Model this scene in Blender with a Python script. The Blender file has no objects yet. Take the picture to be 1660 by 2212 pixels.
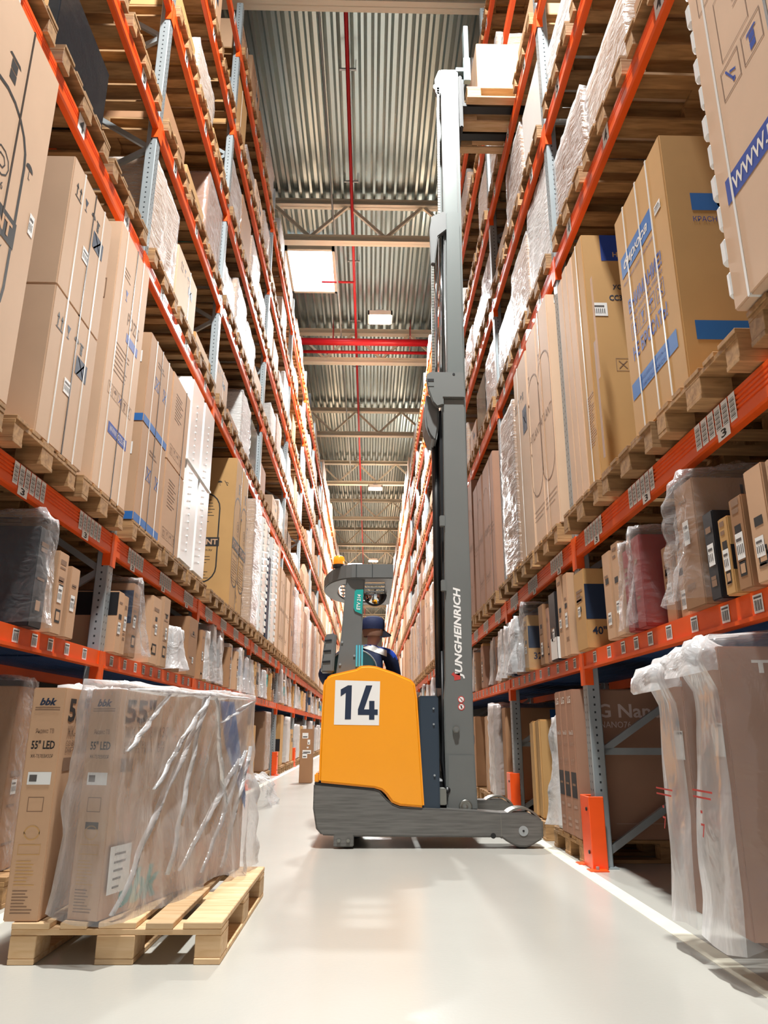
import bpy, bmesh, math, random
from mathutils import Vector, Matrix, noise
PI = math.pi
C = bpy.context.scene.collection
S = bpy.context.scene

# ------------------------------------------------------------------ camera, world, lights, exposure
CAM_F, CAM_P, CAM_Y, CAM_R, CAM_H = 1579.6, 0.2906, 0.0196, 0.0029, 0.85
_cp, _sp, _cy, _sy = math.cos(CAM_P), math.sin(CAM_P), math.cos(CAM_Y), math.sin(CAM_Y)
_F = Vector((_sy * _cp, _cy * _cp, _sp)); _R = Vector((_cy, -_sy, 0)); _U = _R.cross(_F)
_A = math.cos(CAM_R) * _R + math.sin(CAM_R) * _U
_B = -math.sin(CAM_R) * _R + math.cos(CAM_R) * _U
cam = bpy.data.cameras.new('camera'); camo = bpy.data.objects.new('camera', cam); C.objects.link(camo)
cam.sensor_fit = 'VERTICAL'; cam.sensor_height = 36.0; cam.sensor_width = 27.0
cam.lens = 36.0 * CAM_F / 2212.0; cam.clip_end = 300; cam.clip_start = 0.05
_m = Matrix((( _A.x, _B.x, -_F.x), (_A.y, _B.y, -_F.y), (_A.z, _B.z, -_F.z))).to_4x4()
_m.translation = (0, 0, CAM_H); camo.matrix_world = _m
S.camera = camo
S.view_settings.view_transform = 'Standard'; S.view_settings.look = 'None'
S.view_settings.gamma = 1.0; S.view_settings.use_curve_mapping = False
S.view_settings.exposure = 0.68
cy = S.cycles
cy.use_denoising = True; cy.max_bounces = 6; cy.diffuse_bounces = 3; cy.glossy_bounces = 3
cy.transmission_bounces = 3; cy.transparent_max_bounces = 10
cy.caustics_reflective = False; cy.caustics_refractive = False
cy.sample_clamp_indirect = 4.0
w = bpy.data.worlds.new('hall_light'); S.world = w; w.use_nodes = True
w.node_tree.nodes['Background'].inputs[0].default_value = (0.95, 0.97, 1.0, 1)
w.node_tree.nodes['Background'].inputs[1].default_value = 0.28
LAMP_Y = [2.5, 17.5, 32.0, 47.0, 62.0, 77.0]
LAMP_X, LAMP_Z, LAMP_W = 0.22, 11.55, 1250.0

# ------------------------------------------------------------------ helpers
def in_view(pts, margin=170):
    """True when some of the world points lie in (or near) the frame."""
    us, vs = [], []
    for p in pts:
        d = Vector(p) - Vector((0, 0, CAM_H)); z = d.dot(_F)
        if z < 0.3: continue
        us.append(830 + CAM_F * d.dot(_A) / z); vs.append(1106 - CAM_F * d.dot(_B) / z)
    if not us: return False
    return max(us) > -margin and min(us) < 1660 + margin and max(vs) > -margin and min(vs) < 2212 + margin

class MB:
    def __init__(s): s.v, s.f, s.m = [], [], []
    def add(s, vs, fs, mi=0):
        o = len(s.v); s.v += [tuple(v) for v in vs]
        for f in fs: s.f.append(tuple(i + o for i in f)); s.m.append(mi)
        return s
    def box(s, x0, y0, z0, x1, y1, z1, mi=0, M=None):
        vs = [Vector((x, y, z)) for z in (z0, z1) for y in (y0, y1) for x in (x0, x1)]
        if M: vs = [M @ v for v in vs]
        return s.add(vs, [(0, 2, 3, 1), (4, 5, 7, 6), (0, 1, 5, 4), (2, 6, 7, 3), (0, 4, 6, 2), (1, 3, 7, 5)], mi)
    def prism(s, pts, axis, a0, a1, mi=0):
        n = len(pts)
        def P(p, a):
            return {'X': (a, p[0], p[1]), 'Y': (p[0], a, p[1]), 'Z': (p[0], p[1], a)}[axis]
        vs = [P(p, a0) for p in pts] + [P(p, a1) for p in pts]
        fs = [tuple(range(n))[::-1], tuple(range(n, 2 * n))] + [(i, (i + 1) % n, n + (i + 1) % n, n + i) for i in range(n)]
        return s.add(vs, fs, mi)
    def bar(s, a, b, w, h, mi=0, up=(0, 0, 1)):
        a, b = Vector(a), Vector(b); d = (b - a).normalized(); r = d.cross(Vector(up))
        if r.length < 1e-4: r = d.cross(Vector((0, 1, 0)))
        r.normalize(); u = r.cross(d)
        vs = [p + r * sx * w / 2 + u * sz * h / 2 for p in (a, b) for sx, sz in ((-1, -1), (1, -1), (1, 1), (-1, 1))]
        return s.add(vs, [(3, 2, 1, 0), (4, 5, 6, 7), (0, 1, 5, 4), (1, 2, 6, 5), (2, 3, 7, 6), (3, 0, 4, 7)], mi)
    def cyl(s, a, b, r, n=16, mi=0, r2=None, cap=True):
        a, b = Vector(a), Vector(b); d = (b - a).normalized()
        q = d.cross(Vector((0, 0, 1)))
        if q.length < 1e-4: q = Vector((1, 0, 0))
        q.normalize(); u = q.cross(d); r2 = r if r2 is None else r2
        vs = [p + (q * math.cos(2 * PI * i / n) + u * math.sin(2 * PI * i / n)) * rr for p, rr in ((a, r), (b, r2)) for i in range(n)]
        fs = [(i, (i + 1) % n, n + (i + 1) % n, n + i) for i in range(n)]
        if cap: fs += [tuple(range(n))[::-1], tuple(range(n, 2 * n))]
        return s.add(vs, fs, mi)
    def tube(s, path, r, n=8, mi=0):
        P = [Vector(p) for p in path]; vs = []; k = len(P)
        q = None
        for i, p in enumerate(P):
            d = (P[min(i + 1, k - 1)] - P[max(i - 1, 0)]).normalized()
            if q is None:
                q = d.cross(Vector((0.31, 0.17, 0.93)))
            q = (q - d * q.dot(d)).normalized(); u = q.cross(d)
            rr = r[i] if isinstance(r, (list, tuple)) else r
            vs += [p + (q * math.cos(2 * PI * j / n) + u * math.sin(2 * PI * j / n)) * rr for j in range(n)]
        fs = [(i * n + j, i * n + (j + 1) % n, (i + 1) * n + (j + 1) % n, (i + 1) * n + j) for i in range(k - 1) for j in range(n)]
        fs += [tuple(range(n))[::-1], tuple(range((k - 1) * n, k * n))]
        return s.add(vs, fs, mi)
    def lathe(s, prof, c, axis='Z', n=24, mi=0):
        vs = []
        for r, h in prof:
            for i in range(n):
                a = 2 * PI * i / n; x, y = r * math.cos(a), r * math.sin(a)
                vs.append({'Z': (c[0] + x, c[1] + y, c[2] + h), 'Y': (c[0] + x, c[1] + h, c[2] + y), 'X': (c[0] + h, c[1] + x, c[2] + y)}[axis])
        k = len(prof)
        fs = [(i * n + j, i * n + (j + 1) % n, (i + 1) * n + (j + 1) % n, (i + 1) * n + j) for i in range(k - 1) for j in range(n)]
        fs += [tuple(range(n))[::-1], tuple(range((k - 1) * n, k * n))]
        return s.add(vs, fs, mi)
    def mesh(s, name, mats, bevel=0, smooth=False, seg=1):
        me = bpy.data.meshes.new(name); me.from_pydata(s.v, [], s.f)
        for m in (mats if isinstance(mats, (list, tuple)) else [mats]): me.materials.append(m)
        me.polygons.foreach_set('material_index', s.m)
        bm = bmesh.new(); bm.from_mesh(me)
        bmesh.ops.recalc_face_normals(bm, faces=bm.faces)
        if bevel:
            es = [e for e in bm.edges if len(e.link_faces) == 2 and e.calc_face_angle(0) > 0.6]
            bmesh.ops.bevel(bm, geom=es, offset=bevel, segments=seg, affect='EDGES', clamp_overlap=True)
        bm.to_mesh(me); bm.free()
        if smooth: me.polygons.foreach_set('use_smooth', [True] * len(me.polygons))
        me.update(); return me

USED = {}
def tag(o, label=None, cat=None, group=None, kind=None):
    if label:
        o['label'] = label
        USED.setdefault(label, []).append(o.name)
    if cat: o['category'] = cat
    if group: o['group'] = group
    o['kind'] = kind or 'thing'
    return o
def obj(name, me, parent=None, loc=(0, 0, 0), rot=(0, 0, 0)):
    o = bpy.data.objects.new(name, me); C.objects.link(o)
    o.location = loc; o.rotation_euler = rot
    if parent is not None: o.parent = parent
    return o
def part(name, mb, mat, parent, bevel=0, smooth=False, label=None, seg=1):
    o = obj(name, mb.mesh(name, mat, bevel, smooth, seg), parent)
    if label: o['label'] = label
    return o
def empty(name, loc, label, cat, group=None, rz=0):
    o = bpy.data.objects.new(name, None); C.objects.link(o); o.location = loc; o.rotation_euler = (0, 0, rz)
    o.empty_display_size = 0.1
    return tag(o, label, cat, group)
def structure(name, mb, mat, bevel=0, label=None, cat=None):
    o = obj(name, mb.mesh(name, mat, bevel)); o['kind'] = 'structure'
    if label: tag(o, label, cat)
    return o

# ------------------------------------------------------------------ materials
def srgb(h):
    h = h.lstrip('#'); c = [int(h[i:i + 2], 16) / 255 for i in (0, 2, 4)]
    return tuple(x / 12.92 if x <= 0.04045 else ((x + 0.055) / 1.055) ** 2.4 for x in c) + (1,)
def mat(name, col, rough=0.5, metal=0.0, var=0.0, nscale=6.0, bump=0.0, bscale=40.0, rand=0.0, coat=0.0, spec=0.5, stretch=None, emit=None):
    m = bpy.data.materials.new(name); m.use_nodes = True
    nt = m.node_tree; N = nt.nodes; L = nt.links; b = N['Principled BSDF']
    c = srgb(col) if isinstance(col, str) else col
    b.inputs['Base Color'].default_value = c; b.inputs['Roughness'].default_value = rough
    b.inputs['Metallic'].default_value = metal; b.inputs['Coat Weight'].default_value = coat
    b.inputs['Coat Roughness'].default_value = 0.12; b.inputs['Specular IOR Level'].default_value = spec
    if emit:
        b.inputs['Emission Color'].default_value = c; b.inputs['Emission Strength'].default_value = emit
    if var or bump or rand:
        tc = N.new('ShaderNodeTexCoord'); mp = N.new('ShaderNodeMapping'); L.new(tc.outputs['Object'], mp.inputs['Vector'])
        if stretch: mp.inputs['Scale'].default_value = stretch
        src = None
        if var:
            n = N.new('ShaderNodeTexNoise'); n.inputs['Scale'].default_value = nscale; n.inputs['Detail'].default_value = 5
            L.new(mp.outputs[0], n.inputs['Vector'])
            r = N.new('ShaderNodeMapRange'); L.new(n.outputs['Fac'], r.inputs[0])
            r.inputs[1].default_value = 0.3; r.inputs[2].default_value = 0.7; r.inputs[3].default_value = 1 - var; r.inputs[4].default_value = 1 + var
            src = r.outputs[0]
        if rand:
            oi = N.new('ShaderNodeObjectInfo'); r2 = N.new('ShaderNodeMapRange'); L.new(oi.outputs['Random'], r2.inputs[0])
            r2.inputs[3].default_value = 1 - rand; r2.inputs[4].default_value = 1 + rand
            if src is None: src = r2.outputs[0]
            else:
                mu = N.new('ShaderNodeMath'); mu.operation = 'MULTIPLY'; L.new(src, mu.inputs[0]); L.new(r2.outputs[0], mu.inputs[1]); src = mu.outputs[0]
        if src is not None:
            vm = N.new('ShaderNodeVectorMath'); vm.operation = 'SCALE'; vm.inputs[0].default_value = c[:3]
            L.new(src, vm.inputs['Scale']); L.new(vm.outputs[0], b.inputs['Base Color'])
        if bump:
            n2 = N.new('ShaderNodeTexNoise'); n2.inputs['Scale'].default_value = bscale; n2.inputs['Detail'].default_value = 3
            L.new(mp.outputs[0], n2.inputs['Vector'])
            bp = N.new('ShaderNodeBump'); bp.inputs['Strength'].default_value = bump; bp.inputs['Distance'].default_value = 0.02
            L.new(n2.outputs['Fac'], bp.inputs['Height']); L.new(bp.outputs[0], b.inputs['Normal'])
    return m
def film(name, base, edge, col='#fbfbfc', rough=0.12, bump=0.5, bscale=9.0, stretch=(1, 1, 1)):
    """clear polythene: mostly see-through, milky and shiny where it is seen edge-on"""
    m = bpy.data.materials.new(name); m.use_nodes = True
    nt = m.node_tree; N = nt.nodes; L = nt.links; N.remove(N['Principled BSDF']); out = N['Material Output']
    tc = N.new('ShaderNodeTexCoord'); mp = N.new('ShaderNodeMapping'); mp.inputs['Scale'].default_value = stretch
    L.new(tc.outputs['Object'], mp.inputs['Vector'])
    n2 = N.new('ShaderNodeTexNoise'); n2.inputs['Scale'].default_value = bscale; n2.inputs['Detail'].default_value = 4; n2.inputs['Distortion'].default_value = 0.6
    L.new(mp.outputs[0], n2.inputs['Vector'])
    bp = N.new('ShaderNodeBump'); bp.inputs['Strength'].default_value = bump; bp.inputs['Distance'].default_value = 0.05
    L.new(n2.outputs['Fac'], bp.inputs['Height'])
    d = N.new('ShaderNodeBsdfDiffuse'); d.inputs['Color'].default_value = srgb(col); L.new(bp.outputs[0], d.inputs['Normal'])
    t = N.new('ShaderNodeBsdfTranslucent'); t.inputs['Color'].default_value = srgb(col)
    g = N.new('ShaderNodeBsdfGlossy'); g.inputs['Roughness'].default_value = rough; g.inputs['Color'].default_value = (1, 1, 1, 1); L.new(bp.outputs[0], g.inputs['Normal'])
    m0 = N.new('ShaderNodeMixShader'); m0.inputs[0].default_value = 0.35; L.new(d.outputs[0], m0.inputs[1]); L.new(t.outputs[0], m0.inputs[2])
    m1 = N.new('ShaderNodeMixShader'); m1.inputs[0].default_value = 0.28; L.new(m0.outputs[0], m1.inputs[1]); L.new(g.outputs[0], m1.inputs[2])
    tr = N.new('ShaderNodeBsdfTransparent'); tr.inputs['Color'].default_value = (0.97, 0.975, 0.98, 1)
    lw = N.new('ShaderNodeLayerWeight'); lw.inputs['Blend'].default_value = 0.35; L.new(bp.outputs[0], lw.inputs['Normal'])
    r = N.new('ShaderNodeMapRange'); L.new(lw.outputs['Facing'], r.inputs[0]); r.inputs[3].default_value = base; r.inputs[4].default_value = edge
    m2 = N.new('ShaderNodeMixShader'); L.new(r.outputs[0], m2.inputs[0]); L.new(tr.outputs[0], m2.inputs[1]); L.new(m1.outputs[0], m2.inputs[2])
    L.new(m2.outputs[0], out.inputs['Surface'])
    return m
M = {}
M['concrete'] = mat('concrete', '#bcbab2', 0.25, var=0.05, nscale=0.7, bump=0.02, bscale=60, spec=0.45)
M['line'] = mat('line_paint', '#e4dfcc', 0.45, var=0.06, nscale=8)
M['deck'] = mat('deck_metal', '#b4c0be', 0.26, metal=0.8, var=0.05, nscale=0.8, stretch=(6, .6, 1))
M['beige'] = mat('beige_steel', '#ebe5d3', 0.5)
M['wall'] = mat('shade_wall_dark', '#45423e', 0.7, var=0.04)  # dark colour deepens the shade inside the racks
M['redpipe'] = mat('red_pipe', '#d0202a', 0.35)
M['galv'] = mat('galvanised', '#a9b1b4', 0.42, metal=0.5, var=0.1, nscale=5)
M['orange'] = mat('orange_paint', '#ee5a19', 0.34, var=0.05, nscale=4)
M['guard'] = mat('guard_paint', '#f9581c', 0.36, var=0.04)
M['kraft'] = mat('kraft_card', '#c69f7e', 0.72, var=0.05, nscale=3, rand=0.10, spec=0.3)
M['kraft2'] = mat('pale_card', '#d5b497', 0.68, var=0.04, nscale=3, rand=0.08, spec=0.3)
M['brown'] = mat('brown_card', '#a67c5a', 0.74, var=0.06, nscale=3, rand=0.12, spec=0.3)
M['gold'] = mat('golden_card', '#c69a63', 0.7, var=0.05, nscale=3, rand=0.06, spec=0.3)
M['mauve'] = mat('mauve_card', '#a87f68', 0.7, var=0.05, nscale=3, rand=0.06, spec=0.3)
M['tape'] = mat('packing_tape', '#c8a887', 0.25, spec=0.5)
M['white'] = mat('white_card', '#eeebe6', 0.4, var=0.02, rand=0.04)
M['foam'] = mat('white_foam', '#f3f3f1', 0.3, coat=0.4)
M['dark'] = mat('dark_wrap', '#25262b', 0.2, coat=0.6, bump=0.3, bscale=5)
M['black'] = mat('black_plastic', '#17181a', 0.4)
M['ink'] = mat('black_ink', '#221e1c', 0.6)
M['inkblue'] = mat('blue_ink', '#20429a', 0.6)
M['inknavy'] = mat('navy_ink', '#1b2b45', 0.6)
M['inkgrey'] = mat('faint_ink', '#8a6a52', 0.7)
M['inkwhite'] = mat('white_ink', '#e9e2da', 0.6)
M['inkpale'] = mat('pale_ink', '#b0917f', 0.7)
M['inkmauve'] = mat('light_mauve_ink', '#d9c3ba', 0.6)
M['teal'] = mat('teal_ink', '#1fa5a8', 0.5)
M['skyblue'] = mat('sky_blue_ink', '#2064ac', 0.6)
M['redink'] = mat('red_ink', '#c2403a', 0.6)
M['paper'] = mat('paper', '#f2f1ee', 0.55)
M['barcode'] = mat('barcode_grey', '#5b5552', 0.6)
M['strap'] = mat('white_strap', '#e9e7e2', 0.35)
M['strapdark'] = mat('dark_strap', '#3d332c', 0.4)
M['shelf'] = mat('shelf_panel', '#24426f', 0.5)
M['redbox'] = mat('red_card', '#932f29', 0.55)
M['navybox'] = mat('navy_card', '#1c2e48', 0.5)
M['blackbox'] = mat('black_card', '#1d1c1f', 0.45)
M['film'] = film('clear_film', 0.05, 0.55, rough=0.07, bump=0.6)
M['filmw'] = film('milky_film', 0.48, 0.95, bscale=7, bump=0.7)
M['stretch'] = film('stretch_film', 0.12, 0.78, bscale=6, bump=0.8, stretch=(1, 1, 5), rough=0.16)
M['bag'] = film('white_bag', 0.80, 0.98, bscale=6, bump=0.8, rough=0.3)
# wood
def wood(name, c1, c2):
    m = mat(name, c1, 0.75, var=0.0, rand=0.12)
    nt = m.node_tree; N = nt.nodes; L = nt.links; b = N['Principled BSDF']
    tc = N.new('ShaderNodeTexCoord'); mp = N.new('ShaderNodeMapping'); mp.inputs['Scale'].default_value = (2, 14, 14)
    L.new(tc.outputs['Object'], mp.inputs['Vector'])
    n = N.new('ShaderNodeTexNoise'); n.inputs['Scale'].default_value = 2.2; n.inputs['Detail'].default_value = 6; n.inputs['Distortion'].default_value = 0.4
    L.new(mp.outputs[0], n.inputs['Vector'])
    cr = N.new('ShaderNodeValToRGB'); cr.color_ramp.elements[0].position = 0.32; cr.color_ramp.elements[0].color = srgb(c2)
    cr.color_ramp.elements[1].position = 0.68; cr.color_ramp.elements[1].color = srgb(c1); L.new(n.outputs['Fac'], cr.inputs[0])
    mx = N.new('ShaderNodeVectorMath'); mx.operation = 'SCALE'
    oi = N.new('ShaderNodeObjectInfo'); r2 = N.new('ShaderNodeMapRange'); L.new(oi.outputs['Random'], r2.inputs[0])
    r2.inputs[3].default_value = 0.82; r2.inputs[4].default_value = 1.12
    L.new(cr.outputs[0], mx.inputs[0]); L.new(r2.outputs[0], mx.inputs['Scale']); L.new(mx.outputs[0], b.inputs['Base Color'])
    return m
M['wood'] = wood('pallet_wood', '#b98f5f', '#8b6640')
M['woodnew'] = wood('new_pallet_wood', '#e4c298', '#cca272')
# upright with rows of punched holes
def holes():
    m = mat('punched_galvanised', '#a9b2b6', 0.4, metal=0.45, var=0.08, nscale=3)
    nt = m.node_tree; N = nt.nodes; L = nt.links; b = N['Principled BSDF']
    tc = N.new('ShaderNodeTexCoord'); sx = N.new('ShaderNodeSeparateXYZ'); L.new(tc.outputs['Object'], sx.inputs[0])
    def mth(op, a, bb=None):
        n = N.new('ShaderNodeMath'); n.operation = op
        for i, q in enumerate((a, bb)):
            if q is None: continue
            if isinstance(q, (int, float)): n.inputs[i].default_value = q
            else: L.new(q, n.inputs[i])
        return n.outputs[0]
    fz = mth('ABSOLUTE', mth('SUBTRACT', mth('FRACT', mth('MULTIPLY', sx.outputs['Z'], 20.0)), 0.5))
    okz = mth('LESS_THAN', fz, 0.14)
    okx = mth('LESS_THAN', mth('ABSOLUTE', sx.outputs['X']), 0.006)
    oky = mth('LESS_THAN', mth('ABSOLUTE', mth('SUBTRACT', mth('ABSOLUTE', sx.outputs['Y']), 0.022)), 0.005)
    h = mth('MULTIPLY', okz, mth('MAXIMUM', okx, oky))
    mx = N.new('ShaderNodeMix'); mx.data_type = 'RGBA'; L.new(h, mx.inputs[0])
    old = b.inputs['Base Color'].links[0].from_socket
    L.new(old, mx.inputs[6]); mx.inputs[7].default_value = (0.02, 0.025, 0.03, 1)
    L.new(mx.outputs[2], b.inputs['Base Color'])
    m2 = mth('SUBTRACT', 0.45, mth('MULTIPLY', h, 0.45)); L.new(m2, b.inputs['Metallic'])
    return m
M['upright'] = holes()

# ------------------------------------------------------------------ text and printed marks
_TXT = {}
def text_mesh(s, bold=0.0, shear=0.0, space=1.0, lines=1.0):
    k = (s, bold, shear, space)
    if k not in _TXT:
        cu = bpy.data.curves.new('lettering', 'FONT'); cu.body = s; cu.size = 1.0; cu.offset = bold; cu.shear = shear
        cu.space_character = space; cu.resolution_u = 2; cu.space_line = lines
        o = bpy.data.objects.new('lettering', cu); C.objects.link(o)
        dg = bpy.context.evaluated_depsgraph_get(); dg.update()
        me = bpy.data.meshes.new_from_object(o.evaluated_get(dg))
        vs = [v.co.copy() for v in me.vertices]; fs = [tuple(p.vertices) for p in me.polygons]
        bpy.data.objects.remove(o); bpy.data.curves.remove(cu); bpy.data.meshes.remove(me)
        if vs:
            x0 = min(v.x for v in vs); x1 = max(v.x for v in vs); y0 = min(v.y for v in vs); y1 = max(v.y for v in vs)
        else: x0 = y0 = 0; x1 = y1 = 1
        _TXT[k] = (vs, fs, x0, x1, y0, y1)
    return _TXT[k]
def put_text(mb, s, Mx, x, y, h, mi=0, w=None, bold=0.0, shear=0.0, rot=0.0, space=1.0):
    """text centred at (x, y) of the face frame Mx; h is its height, w (optional) its width"""
    vs, fs, x0, x1, y0, y1 = text_mesh(s, bold, shear, space)
    ky = h / max(1e-6, y1 - y0); kx = ky if w is None else w / max(1e-6, x1 - x0)
    c, sn = math.cos(rot), math.sin(rot); out = []
    for v in vs:
        a, b = (v.x - (x0 + x1) / 2) * kx, (v.y - (y0 + y1) / 2) * ky
        out.append(Mx @ Vector((x + a * c - b * sn, y + a * sn + b * c, 0)))
    mb.add(out, fs, mi)
def rect(mb, Mx, x0, y0, x1, y1, mi=0, z=0.0):
    mb.add([Mx @ Vector(p) for p in ((x0, y0, z), (x1, y0, z), (x1, y1, z), (x0, y1, z))], [(0, 1, 2, 3)], mi)
def ring(mb, Mx, pts, w, mi=0):
    """closed outline of width w"""
    n = len(pts); P = [Vector((p[0], p[1])) for p in pts]; a = []; b = []
    for i in range(n):
        d = (P[(i + 1) % n] - P[i - 1]).normalized(); q = Vector((-d.y, d.x))
        a.append(P[i] + q * w / 2); b.append(P[i] - q * w / 2)
    mb.add([Mx @ Vector((p.x, p.y, 0)) for p in a + b], [(i, (i + 1) % n, n + (i + 1) % n, n + i) for i in range(n)], mi)
def stadium(cx, cy_, w, h, n=10):
    r = w / 2; out = []
    for i in range(n + 1): t = PI * i / n; out.append((cx + r * math.cos(t), cy_ + h / 2 - r + r * math.sin(t)))
    for i in range(n + 1): t = PI + PI * i / n; out.append((cx + r * math.cos(t), cy_ - h / 2 + r + r * math.sin(t)))
    return out
def icon(mb, Mx, kind, x, y, s, mi=0):
    """handling marks printed on cartons"""
    R = lambda a, b, c, d: rect(mb, Mx, x + a * s, y + b * s, x + c * s, y + d * s, mi)
    T = lambda *p: mb.add([Mx @ Vector((x + a * s, y + b * s, 0)) for a, b in p], [tuple(range(len(p)))], mi)
    if kind == 'up':
        for k in (-.25, .25): R(k - .06, -.35, k + .06, .2); T((k - .18, .15), (k + .18, .15), (k, .5))
        R(-.45, -.5, .45, -.42)
    elif kind == 'glass':
        T((-.3, .5), (.3, .5), (.1, 0), (-.1, 0)); R(-.04, -.4, .04, 0); R(-.2, -.48, .2, -.4)
    elif kind == 'umbrella':
        T(*[(.42 * math.cos(PI * i / 8), .1 + .38 * math.sin(PI * i / 8)) for i in range(9)]); R(-.03, -.45, .03, .1); R(-.03, -.48, .16, -.42)
    elif kind == 'stack':
        R(-.2, -.1, .2, .25); R(-.2, -.5, .2, -.15); T((-.4, .3), (.4, .3), (.3, .42), (-.3, .42))
    elif kind == 'trolley':
        for a, b in (((-.35, .5), (.15, -.35)), ((-.05, .2), (.4, -.05)),): 
            d = Vector(b) - Vector(a); q = Vector((-d.y, d.x)).normalized() * .05
            T((a[0] + q.x, a[1] + q.y), (a[0] - q.x, a[1] - q.y), (b[0] - q.x, b[1] - q.y), (b[0] + q.x, b[1] + q.y))
        T(*[(.2 + .12 * math.cos(PI * i / 4), -.4 + .12 * math.sin(PI * i / 4)) for i in range(8)])
    elif kind == 'cross':
        for q in (1, -1): T((-.5, -.45 * q), (-.42, -.5 * q), (.5, .45 * q), (.42, .5 * q))
    elif kind == 'frame':
        ring(mb, Mx, [(x - .5 * s, y - .5 * s), (x + .5 * s, y - .5 * s), (x + .5 * s, y + .5 * s), (x - .5 * s, y + .5 * s)], .06 * s, mi)
def face(size, f, lift=0.0012):
    """frame of a carton face: x to the right, y up, origin at the bottom centre of the face"""
    w_, d_, h_ = size
    if f == '-Y': r, n, o = Vector((1, 0, 0)), Vector((0, -1, 0)), Vector((0, -d_ / 2, 0))
    elif f == '+X': r, n, o = Vector((0, 1, 0)), Vector((1, 0, 0)), Vector((w_ / 2, 0, 0))
    elif f == '-X': r, n, o = Vector((0, -1, 0)), Vector((-1, 0, 0)), Vector((-w_ / 2, 0, 0))
    u = Vector((0, 0, 1)); o = o + n * lift
    return Matrix(((r.x, u.x, n.x, o.x), (r.y, u.y, n.y, o.y), (r.z, u.z, n.z, o.z), (0, 0, 0, 1)))

# ------------------------------------------------------------------ building: floor, end wall, added side walls, deck, trusses
XL, XR = -1.86, 1.50                       # aisle faces of the two rack rows
POST = [1.49, 5.20, 7.965] + [11.68 + 3.70 * i for i in range(22)]
BEAM = {2: 1.375, 3: 2.215, 4: 4.60, 5: 5.96, 6: 7.29, 7: 8.65, 8: 9.98}   # top of each beam level
NTH = ['first', 'second', 'third', 'fourth', 'fifth', 'sixth', 'seventh', 'eighth', 'ninth', 'tenth', 'eleventh', 'twelfth', 'thirteenth']
SIDE = {-1: 'left', 1: 'right'}
YEND = 92.0
structure('floor', MB().box(-12, -16, -0.2, 12, YEND + 1, 0), M['concrete'])
structure('shade_wall_left', MB().box(-3.55, -0.5, 0, -3.4, YEND, 13.1), M['wall'])  # added wall behind the rack, encloses its depths in shade
structure('shade_wall_right', MB().box(3.05, -0.5, 0, 3.2, YEND, 13.1), M['wall'])  # added likewise to block light behind the right rack
structure('wall_back', MB().box(-3.55, YEND, 0, 3.2, YEND + 0.2, 13.1), M['beige'])
prof = []
x = -7.0
while x < 7.0:
    prof += [(x, 13.14), (x + 0.055, 13.14), (x + 0.115, 13.30), (x + 0.19, 13.30)]; x += 0.25
prof += [(x, 13.14), (x, 13.36), (-7.0, 13.36)]
structure('ceiling', MB().prism(prof, 'Y', -16, YEND + 0.2), M['deck'])
# white painted aisle lines
structure('trim_1', MB().box(1.335, -2, 0, 1.425, YEND - 1, 0.002), M['line'], label='pale painted line along the foot of the right rack', cat='floor line')
structure('trim_2', MB().box(-1.76, -2, 0, -1.67, YEND - 1, 0.002), M['line'], label='pale painted line along the foot of the left rack', cat='floor line')
TR = [8.9 + 5.95 * i for i in range(-2, 14)]
def truss_mesh():
    b = MB()
    for z0, hh in ((11.95, 0.17), (12.98, 0.16)):      # bottom and top chords, wide flanged sections
        b.box(-7, -0.10, z0, 7, 0.10, z0 + 0.018); b.box(-7, -0.10, z0 + hh - 0.018, 7, 0.10, z0 + hh)
        b.box(-7, -0.006, z0, 7, 0.006, z0 + hh)
    for k in range(-4, 4):
        a = -0.62 + 1.8 * k
        b.bar((a, 0, 12.98), (a - 0.88, 0, 12.10), 0.07, 0.07); b.bar((a + 0.06, 0, 12.98), (a + 0.94, 0, 12.10), 0.07, 0.07)
    return b.mesh('roof_truss', M['beige'])
tm = truss_mesh()
for i, y in enumerate(TR):
    o = obj('ceiling_truss', tm, loc=(0, y, 0)); o['kind'] = 'structure'
# skylight
sk = MB(); sk.box(-2.25, 16.6, 13.10, -1.05, 18.45, 13.135, 0)
structure('window_1', sk, mat('skylight_glow', '#f2f6ff', 0.5, emit=7.0), label='bright square skylight in the metal deck', cat='skylight')
fr = MB()
for a in ((-2.33, 16.52, -1.0, 16.6), (-2.33, 18.45, -1.0, 18.53), (-2.33, 16.52, -2.25, 18.53), (-1.08, 16.52, -1.0, 18.53)):
    fr.box(a[0], a[1], 13.0, a[2], a[3], 13.14)
structure('trim_3', fr, M['beige'])
# pipes under the deck
def thing(name, mb, m, label, cat, group=None, bevel=0, smooth=False, loc=(0, 0, 0), kind=None):
    return tag(obj(name, mb.mesh(name, m, bevel, smooth), loc=loc), label, cat, group, kind)
sp = MB().cyl((0, -4, 12.86), (0, 88, 12.86), 0.036, 12)
o = thing('sprinkler_pipe', sp, M['redpipe'], 'long red sprinkler pipe running down the aisle under the deck', 'pipe', smooth=True, loc=(-0.50, 0, 0))
for y in [5 + 2.97 * i for i in range(24)]:
    hb = MB().box(-0.16, y - 0.02, 12.90, 0.16, y + 0.02, 12.93); hb.cyl((-0.15, y, 12.92), (-0.15, y, 13.16), 0.006, 6); hb.cyl((0.15, y, 12.92), (0.15, y, 13.16), 0.006, 6)
    if in_view([(-0.5, y, 12.9)], 0): part('pipe_hanger', hb, M['galv'], o)
cp = MB().cyl((-3.3, 0, 12.32), (2.95, 0, 12.32), 0.11, 20); cp.cyl((-1.2, 0, 12.42), (-1.2, 0, 13.13), 0.01, 6); cp.cyl((1.2, 0, 12.42), (1.2, 0, 13.13), 0.01, 6)
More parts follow.
